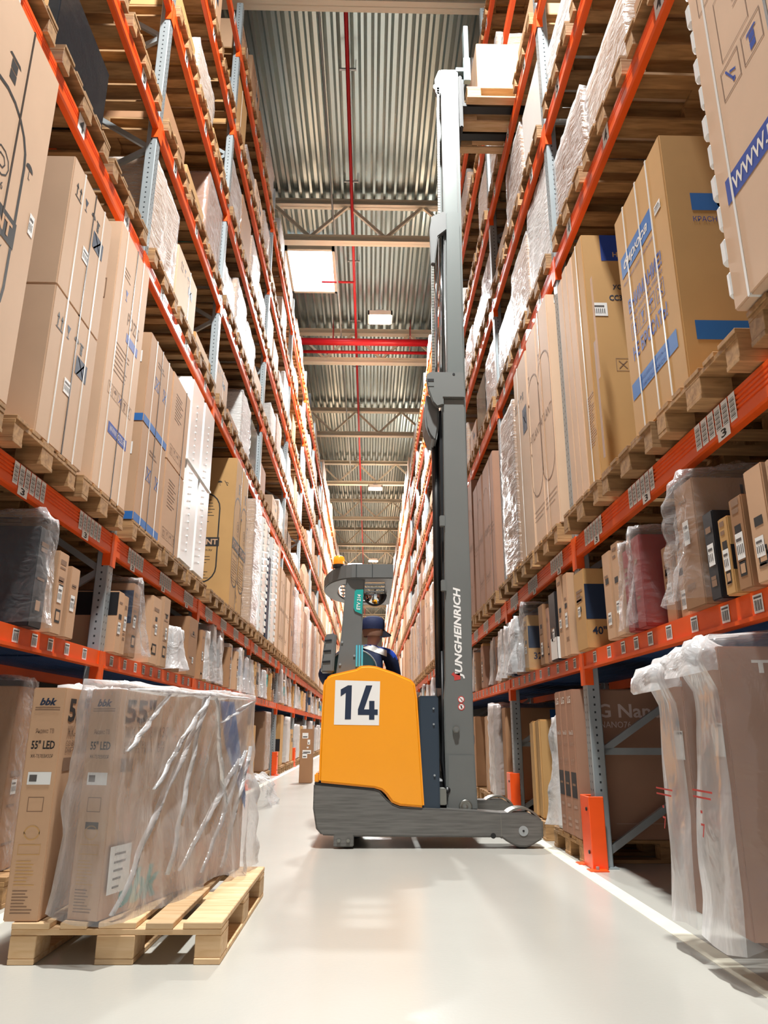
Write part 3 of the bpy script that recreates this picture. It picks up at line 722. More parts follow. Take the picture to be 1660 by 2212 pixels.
def pr_biry(b, A, N, mi, s):
    k = mi('skyblue'); kb = mi('inkblue'); wq = mi('inkwhite'); q = mi('inkgrey'); Q = A @ Matrix.Translation((0, 0, .0008))
    rect(b, A, -.30, .97, .16, 1.10, k); put_text(b, 'бирюса', Q, -.08, 1.03, .075, wq, w=.36, bold=.02, shear=.25)
    put_text(b, 'КРАСНОЯРСКИЙ ЗАВОД ХОЛОДИЛЬНИКОВ', A, -.07, .925, .022, kb, w=.44)
    put_text(b, 'ВНИМАНИЕ!', A, -.02, .76, .085, kb, w=.47, bold=.03); put_text(b, 'ПРЕЖДЕ ЧЕМ ОТКРЫТЬ УПАКОВКУ', A, -.02, .685, .025, kb, w=.46)
    for i, ic in enumerate(('up', 'glass', 'umbrella', 'cross')): icon(b, A, 'frame', -.20 + i * .12, .60, .095, kb); icon(b, A, ic, -.20 + i * .12, .60, .065, kb)
    put_text(b, 'НЕ БРОСАТЬ!', A, -.02, .47, .085, kb, w=.47, bold=.03)
    rect(b, A, -.32, .22, .28, .315, k); put_text(b, 'ЗАВОД-ИЗГОТОВИТЕЛЬ ООО', Q, -.02, .285, .02, kb, w=.4); put_text(b, 'КРАСНОЯРСК', Q, -.02, .245, .02, kb, w=.3)
    h = s[2]; rect(b, N, -.24, .93, .10, 1.03, k); ring(b, N, [(-.06 + .05 * math.cos(i * PI / 6), .98 + .04 * math.sin(i * PI / 6)) for i in range(12)], .012, wq)
    put_text(b, 'КРАСНОЯРСК', N, -.12, .88, .03, kb, w=.24); put_text(b, 'ВНИ', N, .10, .70, .085, k, w=.20, bold=.03); icon(b, N, 'frame', .02, .58, .09, kb); icon(b, N, 'frame', .14, .58, .09, kb)
    put_text(b, 'НЕ БР', N, .14, .46, .09, k, w=.26, bold=.03); rect(b, N, -.30, .22, .30, .32, k)
carton('cardboard_box', 1, FR, 2.97, 3.66, Z3, 1.385, 0.72, 'gold', 'orange tan carton with blue warning lettering, right rack', 'carton', G3R, pr_biry, [-.16, .0, .2], [('a', .24, 1.03, .075, .05)])
def pr_hy(b, A, N, mi, s):
    kb = mi('inkblue'); h = s[2]; rect(b, N, -.22, h - .21, .12, h - .004, kb); put_text(b, 'HYUNDAI', N @ Matrix.Translation((0, 0, .0008)), -.02, h - .16, .04, mi('kraft'), w=.24, bold=.03)
    put_text(b, 'ХОЛОДИЛЬНИК', N, .02, h - .42, .045, mi('inknavy'), w=.36, bold=.025); put_text(b, 'CC3093FWT', N, -.06, h - .50, .045, mi('inknavy'), w=.26, bold=.025)
    for i in range(3): icon(b, N, 'frame', -.14 + i * .12, h - 1.0, .09, mi('inkgrey')); icon(b, N, ('cross', 'umbrella', 'up')[i], -.14 + i * .12, h - 1.0, .06, mi('inkgrey'))
    rect(b, A, .24, .62, .28, 1.35, mi('kraft'), .0003); rect(b, A, .2, .1, .24, .9, mi('inkpale'), .0002)
    lines_of_print(b, A, -.05, .6, .16, 20, .018, .006, mi('inkpale'), 2)
carton('cardboard_box', 1, FR, 4.28, 4.52, Z3, 1.79, 0.70, 'gold', 'tall golden carton with a blue top square, right rack', 'carton', G3R, pr_hy, [.02], [('n', -.26, 1.20, .1, .1)])
for k, (y0, y1, h) in enumerate(((4.535, 4.66, 1.80), (4.675, 4.79, 1.82), (4.805, 4.93, 1.80))):
    carton('cardboard_box', 1, FR, y0, y1, Z3, h, 0.70, 'kraft2', ('first', 'second', 'third')[k] + ' flat pale carton leaning behind the blue squared carton', 'carton', G3R)
def pr_oval(b, A, N, mi, s):
    q = mi('inkgrey'); ring(b, A, stadium(-.02, s[2] * .5, .42, 1.12), .012, q); put_text(b, 'ATLANT', A, -.02, s[2] * .5, .08, q, w=.38, rot=0)
    icon(b, A, 'glass', -.15, s[2] * .8, .06, q); icon(b, N, 'up', -.16, s[2] * .80, .06, mi('ink')); icon(b, N, 'glass', -.24, s[2] * .80, .06, mi('ink'))
    lines_of_print(b, A, -.2, .3, .4, 3, .04, .006, q)
carton('cardboard_box', 1, FR, 5.29, 5.70, Z3, 1.98, 0.68, 'kraft2', 'tall pale carton just past the first right upright', 'carton', G3R, pr_oval, [(.1, 'tape')], [('n', -.22, 1.92, .1, .05)])
carton('cardboard_box', 1, FR, 5.72, 6.08, Z3, 1.96, 0.68, 'kraft2', 'tall pale carton with faint oval, behind the first upright carton', 'carton', G3R, pr_oval, [])
carton('cardboard_box', 1, FR, 6.14, 6.70, Z3, 1.93, 0.68, 'kraft2', 'pale yellowish carton in the middle of the second right bay', 'carton', G3R, pr_stack, [.1])
def wrapped(name, side, front, y0, y1, z, h, depth, m, label, cat, group, seed, fm='stretch', freq=(3, 3, 14), amp=.03, hem=(0.003, .05), prints=None, dens=22, tuft=.0, flare=0.0, stickers=(), off=0.006):
    o = carton(name, side, front, y0, y1, z, h, depth, m, label, cat, group, prints, (), stickers)
    sh_ = shell((depth, y1 - y0, h), seed, amp, freq, off, hem, dens, True, flare, tuft)
    part('stretch_film' if fm == 'stretch' else 'plastic_bag', sh_, M[fm], o, smooth=True)
    return o
wrapped('wrapped_fridge', 1, FR, 6.78, 7.50, Z3, 1.72, 0.70, 'kraft', 'fridge carton wrapped in shiny stretch film, second right bay', 'carton', G3R, 3, prints=pr_refr)
# ---- level 3, the remaining bays
def kind3(side, bay, slot, npal, y0, y1, r):
    nm = f'{("first", "second", "third", "fourth")[slot]} pallet of {NTH[bay]} {SIDE[side]} bay'
    fr = FL if side < 0 else FR; g = G3L if side < 0 else G3R; t = r.random(); h = r.uniform(1.6, 1.98); dp = r.uniform(.64, 1.1)
    if t < 0.34:
        wrapped('wrapped_fridge', side, fr, y0, y1, Z3, h, dp, r.choice(['kraft', 'kraft2', 'mauve']), f'tall film wrapped appliance on the {nm}', 'carton', g, r.random() * 50, prints=pr_refr if r.random() < .6 else None, dens=14 if bay > 3 else 20)
    elif t < 0.62:
        ym = (y0 + y1) / 2; mm = r.choice(['kraft', 'kraft2', 'kraft2', 'mauve'])
        for k, (a, c_) in enumerate(((y0, ym - .004), (ym + .004, y1))):
            carton('cardboard_box', side, fr, a, c_, Z3, h, dp, mm, f'{("nearer", "farther")[k]} tall carton on the {nm}', 'carton', g, pr_oval if r.random() < .5 else pr_refr, [(.05, 'strapdark')] if r.random() < .5 else [])
    elif t < 0.74:
        o = carton('wrapped_fridge', side, fr, y0, y1, Z3, h, dp, 'foam', f'white wrapped appliance on the {nm}', 'fridge', g, bevel=.02)
    else:
        hm = h * .5; mm = r.choice(['kraft', 'kraft2', 'brown'])
        for k in range(2): carton('cardboard_box', side, fr, y0, y1, Z3 + k * (hm + .002), hm, dp, mm, f'{("lower", "upper")[k]} stacked carton on the {nm}', 'carton', g, pr_stack, [-.1, .15], [('n', -.1, hm * .6, .12, .1)])
done3 = {(-1, 0), (-1, 1), (1, 0)}
NB3 = 7
for side in (-1, 1):
    for bay in range(0, NB3):
        y0, y1 = POST[bay] + .06, POST[bay + 1] - .06; n = 3 if y1 - y0 < 3 else 4; pw = (y1 - y0) / n
        for k in range(n):
            a, c_ = y0 + k * pw + (pw - .8) / 2, y0 + k * pw + (pw + .8) / 2
            if not in_view([(XL if side < 0 else XR, a, 2.3), (XL if side < 0 else XR, c_, 2.3)], 200): continue
            pallet(side, (a + c_) / 2, BEAM[3], f'wooden pallet under the tall cartons, {("first", "second", "third", "fourth")[k]} in {NTH[bay]} {SIDE[side]} bay', 'pallets on the beams marked 3', .09)
            r = random.Random(side * 1000 + bay * 10 + k + 5)
            if (side, bay) in done3: continue
            if side > 0 and bay == 1: continue
            if side < 0 and bay == 2 and k < 3: continue
            if side < 0 and bay == 3 and k < 3: continue
            kind3(side, bay, k, n, a + r.uniform(.01, .06), c_ - r.uniform(0.01, .06), r)

# ------------------------------------------------------------------ shelf 2: television cartons standing like books
G2L, G2R = 'television cartons on the left shelf', 'television cartons on the right shelf'
Z2 = BEAM[2] + 0.001
ORD = ['first', 'second', 'third', 'fourth', 'fifth', 'sixth', 'seventh', 'eighth', 'ninth', 'tenth', 'eleventh', 'twelfth', 'thirteenth', 'fourteenth', 'fifteenth', 'sixteenth', 'seventeenth', 'eighteenth']
def pr_tv(seed, hole=True, band=None, word=None):
    def f(b, A, N, mi, s):
        r = random.Random(seed); h = s[2]; w2 = s[1] / 2; q = mi('ink'); g = mi('inkgrey')
        if hole: 
            y = h * r.uniform(.5, .75); ring_w = min(.03, w2 * .5); rect(b, A, -ring_w, y - .018, ring_w, y + .018, q)
        for k in range(r.randint(2, 4)):
            y = h * r.uniform(.1, .92); rect(b, A, -w2 * .6, y, w2 * r.uniform(.2, .6), y + r.uniform(.01, .03), g)
        if r.random() < .5: rect(b, A, -w2 * .5, h * .14, w2 * .5, h * .30, q); rect(b, A, -w2 * .35, h * .17, w2 * .35, h * .27, mi('kraft'), .0004)
        if band:
            rect(b, N, -s[0] / 2 + .002, h * band[1], s[0] / 2 - .002, h * band[2], mi(band[0]))
            if len(band) > 3: rect(b, A, -w2 + .002, h * band[1], w2 - .002, h * band[2], mi(band[0]))
        if word: 
            t, x, y, hh, mk = word[:5]
            put_text(b, t, N @ Matrix.Translation((0, 0, .0006)), (-s[0] / 2 + x if s and word[5] < 0 else s[0] / 2 - x), h * y, hh, mi(mk), bold=.02)
    return f
def tv(side, y0, y1, h, m, label, seed, front=None, depth=0.75, sticker=True, film_=None, band=None, word=None, name='television_box', hole=True, amp=.035, flare=.05, tuft=.06, z=None, group=None, cat='carton', off=.012, top_over=.02, freq=(4, 12, 3)):
    front = (XL + .05 if side < 0 else XR - .05) if front is None else front
    r = random.Random(seed); st = []
    if sticker:
        sw = min(.06, (y1 - y0) * .62); st = [('a', r.uniform(-.1, .1) * (y1 - y0), h * r.uniform(.22, .6), sw, sw * r.uniform(1.0, 1.9))]
    o = carton(name, side, front, y0, y1, Z2 if z is None else z, h, depth, m, label, cat, group or (G2L if side < 0 else G2R), pr_tv(seed, hole, band, word), (), st, bevel=.005)
    if film_:
        part('plastic_bag', shell((depth, y1 - y0, h + top_over), seed % 53 + .3, amp, freq, off, (.002, .03), 34, True, flare, tuft), M[film_], o, smooth=True)
    return o
# left, first bay
tv(-1, 3.92, 4.08, .55, 'blackbox', 'large black television carton in clear film, nearest on left shelf', 11, film_='film', depth=.62, hole=False, flare=.06, top_over=.05, amp=.05, sticker=False)
tv(-1, 3.92, 4.08, .46, 'redbox', 'dark red carton deep on the shelf behind the black one', 12, front=-2.53, depth=.38, sticker=False, hole=False)
tv(-1, 4.20, 4.34, .48, 'kraft', 'narrow tan television carton just behind the black filmed one', 13)
tv(-1, 4.40, 4.53, .43, 'kraft', 'narrow tan television carton second behind the black filmed one', 14)
tv(-1, 4.72, 4.94, .33, 'white', 'white and red carton set back beside the first left upright', 15, front=-2.02, hole=False, band=('redink', .62, .98, 1))
# left, second bay
tv(-1, 5.28, 5.40, .44, 'kraft', 'thin tan carton with dark corner, first past the left upright', 16, band=('blackbox', .6, .98))
tv(-1, 5.41, 5.50, .43, 'kraft', 'thin tan carton second past the first left upright', 17, hole=False)
tv(-1, 5.60, 5.76, .56, 'brown', 'carton with a teal corner inside shiny clear film', 18, band=('navybox', .45, .9), film_='film', tuft=.05, amp=.06, flare=.09)
tv(-1, 6.12, 6.38, .56, 'kraft', 'tan carton with a punched hand hole, nearer of the pair', 19)
tv(-1, 6.46, 6.66, .61, 'kraft', 'tan carton with a punched hand hole, farther of the pair', 20)
tv(-1, 6.86, 7.14, .36, 'brown', 'low carton draped in a milky white bag on left shelf', 21, film_='bag', amp=.05, flare=.08, tuft=.05, band=('inknavy', .5, .9))
tv(-1, 7.42, 7.80, .58, 'brown', 'deep brown carton right before the second left upright', 22)
# right, first bay (from near to far)
tv(1, 2.40, 2.50, .43, 'kraft', 'tan carton at the right frame edge of the shelf', 31)
tv(1, 2.53, 2.66, .44, 'kraft', 'tall tan carton with black lettering at right shelf edge', 32)
tv(1, 2.70, 2.80, .37, 'brown', 'brown carton with a large white label on right shelf', 33)
tv(1, 2.83, 2.91, .32, 'gold', 'narrow golden carton with a white label on right shelf', 34, band=('blackbox', .3, .62))
tv(1, 2.95, 3.04, .38, 'blackbox', 'narrow black carton with a white label on right shelf', 35, hole=False)
tv(1, 3.10, 3.30, .58, 'brown', 'big carton in a white gathered bag on the right shelf', 36, film_='film', depth=.95, word=('LED', .3, .88, .07, 'ink', -1), amp=.09, flare=.10, tuft=.06, hole=False)
tv(1, 3.42, 3.52, .33, 'kraft', 'short tan carton between the red and white bags', 37, front=1.52)
tv(1, 3.62, 3.74, .40, 'kraft', 'short tan carton half hidden behind the red filmed boxes', 38, front=1.54)
tv(1, 3.80, 3.92, .50, 'redbox', 'red carton in cloudy film, nearer of two', 39, film_='film', depth=.8, hole=False, sticker=False, amp=.05, flare=.06)
tv(1, 3.97, 4.07, .46, 'redbox', 'red carton in cloudy film, farther of two', 40, film_='film', depth=.8, hole=False, sticker=False, amp=.05, flare=.06)
tv(1, 4.14, 4.26, .55, 'kraft', 'tan carton with label strips right of the upright, nearer', 41)
tv(1, 4.30, 4.44, .53, 'kraft', 'tan carton with label strips right of the upright, farther', 42)
tv(1, 4.86, 5.10, .54, 'gold', 'carton with a navy band and number 40 by the upright', 43, band=('navybox', .36, .80), word=('40"', .085, .22, .055, 'inknavy', -1), depth=.85)
# right, second bay
tv(1, 5.10 + .18, 5.40, .60, 'kraft', 'tan carton with hand hole left of the first right upright', 44)
tv(1, 5.44, 5.58, .62, 'kraft', 'tan carton with hand hole, second left of right upright', 45)
tv(1, 5.66, 5.86, .53, 'blackbox', 'black carton with a white base and pale edge', 46, hole=False, band=('white', 0.02, .33, 1), word=('UHD', .1, .5, .05, 'inkwhite', -1))
tv(1, 5.90, 5.98, .44, 'mauve', 'thin lilac carton leaning by the black and white one', 47, hole=False, sticker=False)
tv(1, 6.08, 6.24, .50, 'brown', 'plain brown carton beside the carton marked 32', 48)
tv(1, 6.30, 6.40, .47, 'brown', 'short brown carton set back beside the carton marked 32', 148, front=1.62)
tv(1, 6.70, 6.88, .50, 'gold', 'carton with navy band and number 32 in white film', 49, band=('navybox', .40, .80), word=('32', .085, .26, .06, 'inknavy', -1), film_='film', amp=.06, tuft=.10, flare=.06, top_over=.1)
tv(1, 7.12, 7.28, .50, 'mauve', 'carton hidden in a white tied bag on right shelf', 50, film_='bag', amp=.08, tuft=.06, flare=.08)
tv(1, 7.42, 7.56, .48, 'navybox', 'navy carton in clear film before the second right upright', 51, film_='filmw')
tv(1, 7.66, 7.80, .48, 'brown', 'brown carton in clear film before the second right upright', 52, film_='filmw')
# the remaining bays
for side in (-1, 1):
    for bay in range(2, 8):
        y = POST[bay] + .14; k = 0; end = POST[bay + 1] - .12; r = random.Random(side * 77 + bay * 13)
        while y < end - .2:
            th = r.uniform(.12, .24) * (1.0 if bay < 5 else 1.4); h = r.uniform(.42, .64); t = r.random()
            mm = r.choice(['kraft', 'kraft', 'brown', 'brown', 'mauve', 'gold', 'navybox', 'white'])
            fl = None if t < .62 else ('bag' if t < .78 else 'filmw' if t < .9 else 'film')
            what = {None: 'upright television carton', 'bag': 'carton in a white bag', 'filmw': 'carton in milky film', 'film': 'carton in clear film'}[fl]
            fr = (XL + r.uniform(-.06, .05)) if side < 0 else (XR - r.uniform(-.06, .05))
            tv(side, y, y + th, h, mm, f'{what}, {ORD[k]} along the shelf in {NTH[bay]} {SIDE[side]} bay', 100 + bay * 40 + k + (500 if side > 0 else 0), front=fr, film_=fl if bay < 6 or fl == 'bag' else None, sticker=bay < 5, hole=mm != 'white',
               band=(r.choice(['navybox', 'blackbox', 'teal', 'skyblue']), .4, .8, 1) if r.random() < .25 else None)
            y += th + r.uniform(.05, .12) + (.06 if fl else 0); k += 1

# ------------------------------------------------------------------ floor level goods in the racks
GF = 'goods on the floor of the racks'
def fpallet(side, yc, label, off=.06, k=None): return pallet(side, yc, 0, label, 'pallets on the floor under the racks', off, k)
FZ = 0.148
fpallet(-1, 4.45, 'floor pallet with a film covered carton behind the near pallet, left')
tv(-1, 4.12, 4.32, .93, 'brown', 'dim brown carton under cloudy film at the left frame edge', 60, front=-1.90, depth=1.0, film_='film', z=FZ, group=GF, hole=False, amp=.03, flare=.03, band=('inkgrey', .2, .23))
tv(-1, 4.40, 4.60, .90, 'brown', 'second brown carton in the dark left floor bay', 61, front=-1.92, depth=1.0, z=FZ, group=GF)
fpallet(-1, 6.5, 'floor pallet hidden behind the film covered television boxes, left')
for k in range(3): tv(-1, 6.2 + k * .2, 6.36 + k * .2, .82, 'brown', f'{ORD[k]} brown television carton in the left floor bay behind the film', 62 + k, front=-1.92, depth=1.0, z=FZ, group=GF)
fpallet(-1, 8.62, 'floor pallet under ribbed wrap just behind the film covered boxes', 0.04)
wrapped('wrapped_load', -1, -1.84, 8.28, 8.96, FZ, .55, .9, 'white', 'low load in ribbed white stretch film on the left floor', 'wrapped load', GF, 7, freq=(3, 3, 22), amp=.03)
fpallet(-1, 9.6, 'floor pallet under the dark screen with crumpled film, left')
tv(-1, 9.3, 9.62, .80, 'dark', 'dark grey screen carton with crumpled white film on top', 65, front=-1.92, depth=.9, z=FZ, group=GF, film_='filmw', tuft=.12, amp=.05)
o = tag(obj('film_heap', shell((.42, .8, .26), 4.4, .14, (7, 7, 7), .0, (0.002, .004), 22, True, .12, .10).mesh('film_heap', M['film'], smooth=True), None, (-1.44, 9.35, 0)), 'crumpled heap of clear film on the floor by the left line', 'plastic film', GF)
def pr_belt(b, A, N, mi, s):
    rect(b, N, -s[0] / 2 + .003, s[2] * .36, s[0] / 2 - .003, s[2] * .385, mi('strapdark')); rect(b, A, -.05, s[2] * .1, .05, s[2] * .3, mi('paper'))
fpallet(-1, 12.3, 'floor pallet under the golden carton in third left bay'); 
carton('cardboard_box', -1, -1.84, 12.05, 12.5, FZ, .78, .8, 'gold', 'golden carton with a dark belt on the left floor', 'carton', GF, pr_belt)
fpallet(-1, 13.9, 'floor pallet under the tall bagged carton in third left bay')
wrapped('wrapped_load', -1, -1.84, 13.6, 14.3, FZ, 1.02, .8, 'brown', 'tall brown carton with a white bag down its front edge', 'wrapped load', GF, 8, fm='film', freq=(4, 10, 2), amp=.04)
fpallet(-1, 16.3, 'floor pallet under the carton with black panel, fourth left bay')
def pr_blackpanel(b, A, N, mi, s): rect(b, N, -s[0] / 2 + .003, s[2] * .28, s[0] / 2 - .003, s[2] * .52, mi('blackbox'))
carton('cardboard_box', -1, -1.84, 16.0, 16.5, FZ, 1.02, .8, 'gold', 'carton with a black panel, fourth bay on the left floor', 'carton', GF, pr_blackpanel)
for bay, ys in ((4, (17.5, 18.4)), (5, (20.0, 21.2, 22.2)), (6, (23.4, 24.6, 25.7)), (7, (27.2, 28.3, 29.4))):
    for k, yy in enumerate(ys):
        fpallet(-1, yy, f'{ORD[k]} floor pallet in the {NTH[bay]} left bay')
        r = random.Random(bay * 9 + k)
        if r.random() < .5: wrapped('wrapped_load', -1, -1.84, yy - .36, yy + .36, FZ, r.uniform(.7, 1.0), .9, r.choice(['brown', 'kraft', 'white']), f'{ORD[k]} film wrapped floor load in {NTH[bay]} left bay', 'wrapped load', GF, bay + k, dens=12, fm='bag')
        else: carton('cardboard_box', -1, -1.84, yy - .36, yy + .3, FZ, r.uniform(.7, 1.0), .9, r.choice(['kraft', 'brown', 'gold']), f'{ORD[k]} carton on the floor in the {NTH[bay]} left bay', 'carton', GF, pr_stack)
# lone carton standing in the aisle
def pr_lone(b, A, N, mi, s):
    p = mi('paper'); k = mi('barcode')
    for x0, y0, x1, y1 in ((-.07, .72, .03, .81), (.02, .62, .065, .70), (.01, .56, .04, .585), (-.06, .47, .085, .53), (-.06, .40, .02, .48)):
        rect(b, N, x0, y0, x1, y1, p); rect(b, N, x0 + .01, y0 + .015, x1 - .015, y0 + .035, k, .0006)
carton('cardboard_box', -1, -0.95, 13.1, 13.36, 0.0, .875, .215, 'brown', 'tall narrow carton with white labels standing alone in the aisle', 'carton', None, pr_lone)
# right floor
fpallet(1, 5.74, 'floor pallet under three brown television boxes past first right upright', .05)
def pr_lg(b, A, N, mi, s):
    w2 = s[1] / 2; h = s[2]; p = mi('inkpale'); wq = mi('inkwhite')
    put_text(b, 'LG', A, 0, h * .93, .05, wq, bold=.02); put_text(b, 'NanoCell', A, 0, h * .70, .03, wq, w=w2 * 1.3); put_text(b, 'NANO76', A, 0, h * .62, .024, p, w=w2 * 1.1)
    rect(b, A, -w2 + .012, h * .26, w2 - .012, h * .43, mi('blackbox')); rect(b, A, -w2 * .5, h * .34, w2 * .5, h * .355, mi('inkgrey'), .0006)
    for y in (.06, .10, .19): rect(b, A, -w2 * .5, h * y, w2 * .5, h * y + .02, p)
    icon(b, A, 'up', -w2 * .3, h * .5, .04, p); icon(b, A, 'glass', w2 * .3, h * .5, .04, p)
    p2 = mi('inkmauve'); put_text(b, 'LG NanoCell', N, -.06, h * .85, .095, p2, w=.76, bold=.02); put_text(b, 'NANO76', N, -.25, h * .755, .042, p2, w=.22)
    rect(b, N, -.3, h * .10, .5, h * .105, p)
for k, (y0, y1) in enumerate(((5.325, 5.475), (5.50, 5.65), (5.665, 5.815))):
    o = carton('television_box', 1, 1.44, y0, y1, FZ, .99, 1.1, 'mauve', f'brown television box with a black square, {("nearest", "middle", "farthest")[k]} of three by the right upright', 'carton', 'television boxes on the right floor', pr_lg)
wrapped('television_box', 1, 1.46, 5.86, 6.0, FZ, .80, 1.0, 'white', 'pale television box in torn milky film behind the brown three', 'carton', 'television boxes on the right floor', 9, fm='filmw', freq=(4, 12, 4), amp=.05, tuft=.05, flare=.08)
fpallet(1, 6.78, 'floor pallet under the stack of flat tan cartons, right')
for k in range(4):
    carton('flat_carton', 1, 1.46 + .012 * (k % 2), 6.50 + k * .115, 6.60 + k * .115, FZ, .80 - .006 * k, .8, 'gold', f'{ORD[k]} flat golden carton standing on edge behind the truck wheel', 'carton', 'flat golden cartons', bevel=.012)
fpallet(1, 8.72, 'floor pallet under the film wrapped tall carton behind the mast')
fpallet(1, 9.62, 'floor pallet under flat tan cartons behind the mast')
def pr_blue2(b, A, N, mi, s):
    rect(b, N, .02, s[2] * .62, s[0] / 2 - .02, s[2] * .98, mi('skyblue')); rect(b, N, .02, s[2] * .26, s[0] / 2 - .02, s[2] * .62, mi('blackbox'))
carton('cardboard_box', 1, 1.50, 8.30, 8.52, FZ, .95, .95, 'brown', 'brown carton with blue and black panels behind the mast', 'carton', GF, pr_blue2)
wrapped('wrapped_load', 1, 1.44, 8.62, 9.05, FZ, .98, .9, 'brown', 'tall carton with a white film front just right of the mast', 'wrapped load', GF, 12, fm='filmw', freq=(3, 3, 16), amp=.03, tuft=.1)
for k in range(3): carton('flat_carton', 1, 1.46, 9.2 + k * .12, 9.30 + k * .12, FZ, .88, .8, 'kraft', f'{ORD[k]} flat tan carton right of the mast behind the film', 'carton', 'flat golden cartons', bevel=.01)
for bay, ys in ((2, (10.6,)), (3, (12.4, 13.4, 14.6)), (4, (16, 17, 18.2)), (5, (19.8, 21, 22))):
    for k, yy in enumerate(ys):
        fpallet(1, yy, f'{ORD[k]} floor pallet in the {NTH[bay]} right bay')
        r = random.Random(bay * 19 + k)
        carton('cardboard_box', 1, 1.44, yy - .36, yy + .3, FZ, r.uniform(.7, 1.0), .9, r.choice(['kraft', 'brown', 'gold']), f'{ORD[k]} carton on the floor in the {NTH[bay]} right bay', 'carton', GF, pr_stack)

# ------------------------------------------------------------------ levels 4 to 8: pallets of goods
GU = {s: f'pallet loads high on the {SIDE[s]} rack' for s in (-1, 1)}
def pr_55(b, A, N, mi, s):
    g = mi('inkpale'); put_text(b, '55"', N, .12, s[2] * .82, .07, g, w=.15); ring(b, N, [(.02, s[2] * .74), (.22, s[2] * .74), (.22, s[2] * .92), (.02, s[2] * .92)], .006, g)
    for k in range(4): rect(b, N, -.3, s[2] * (.2 + k * .13), .25, s[2] * (.2 + k * .13) + .004, g)
    rect(b, N, -.05, .1, -.046, s[2] * .7, g); rect(b, N, -s[0] / 2 + .01, .0, s[0] / 2 - .01, .025, mi('teal'))
def pr_nova(b, A, N, mi, s):
    put_text(b, 'NOVA', N, .1, s[2] * .64, .10, mi('ink'), w=.42, bold=.03, shear=.25); put_text(b, 'TRACK', N, .16, s[2] * .50, .10, mi('ink'), w=.5, bold=.03, shear=.25)
def pr_s(b, A, N, mi, s):
    k = mi('ink'); h = s[2]
    for pts in (((.0, .45), (.16, .60), (.26, .60), (.10, .45)), ((.0, .45), (.2, .45), (.2, .38), (.0, .38)), ((.2, .45), (.3, .38), (.12, .22), (.0, .22)), ((-.14, .30), (-.04, .22), (.12, .22), (.0, .26)), ((.2, .60), (.4, .64), (.4, .61), (.24, .58))):
        b.add([N @ Vector((x, y * h / .8, 0)) for x, y in pts], [tuple(range(len(pts)))], k)
SPEC = {  # (side, level, bay, slot): kind, y offset, height, options
    (-1, 4, 0, 2): ('dark', .62), (-1, 4, 0, 3): ('empty', 0), (-1, 4, 0, 1): ('low', .2), (-1, 4, 1, 0): ('wrap', .92), (-1, 4, 1, 1): ('carton', .70), (-1, 4, 1, 2): ('low', .25),
    (-1, 5, 1, 2): ('p55', .98), (-1, 5, 2, 0): ('wrap', .5), (-1, 5, 2, 1): ('wrap', .85), (-1, 6, 2, 1): ('nova', .95), (-1, 6, 2, 0): ('wrap', .8), (-1, 7, 2, 0): ('logo', .95), (-1, 6, 3, 0): ('white', .9),
    (-1, 8, 1, 0): ('carton', .9), (-1, 8, 1, 1): ('low', .3), (-1, 8, 1, 2): ('none', 0), (-1, 7, 1, 1): ('carton', .8), (-1, 7, 1, 2): ('empty', 0), (-1, 6, 1, 1): ('wrap', .6), (-1, 6, 1, 2): ('low', .3), (-1, 5, 1, 0): ('low', .35), (-1, 5, 1, 1): ('low', .3),
    (-1, 5, 0, 3): ('empty', 0), (-1, 6, 0, 3): ('empty', 0), (1, 5, 0, 3): ('wrap', .5), (1, 6, 0, 3): ('empty', 0), (1, 4, 0, 0): ('empty', 0), (-1, 5, 0, 2): ('wrap', .5), (-1, 6, 1, 0): ('low', .35), (-1, 7, 1, 0): ('carton', .6),
    (1, 4, 0, 1): ('low', .25), (1, 4, 0, 2): ('wrap', .55), (1, 4, 0, 3): ('wrap', .72), (1, 4, 1, 0): ('wrap', .98), (1, 4, 1, 1): ('wrap', .9), (1, 4, 1, 2): ('wrap', .7),
    (1, 5, 1, 0): ('white', .85), (1, 5, 1, 1): ('wrap', .9), (1, 5, 1, 2): ('low', .4), (1, 6, 1, 0): ('low', .4), (1, 6, 1, 1): ('none', 0), (1, 6, 1, 2): ('wrap', .8), (1, 7, 1, 1): ('none', 0), (1, 7, 1, 0): ('carton', .7), (1, 8, 1, 0): ('carton', .9), (1, 8, 1, 1): ('carton', .8)}
SLOT = ['first', 'second', 'third', 'fourth']
NB4 = 7
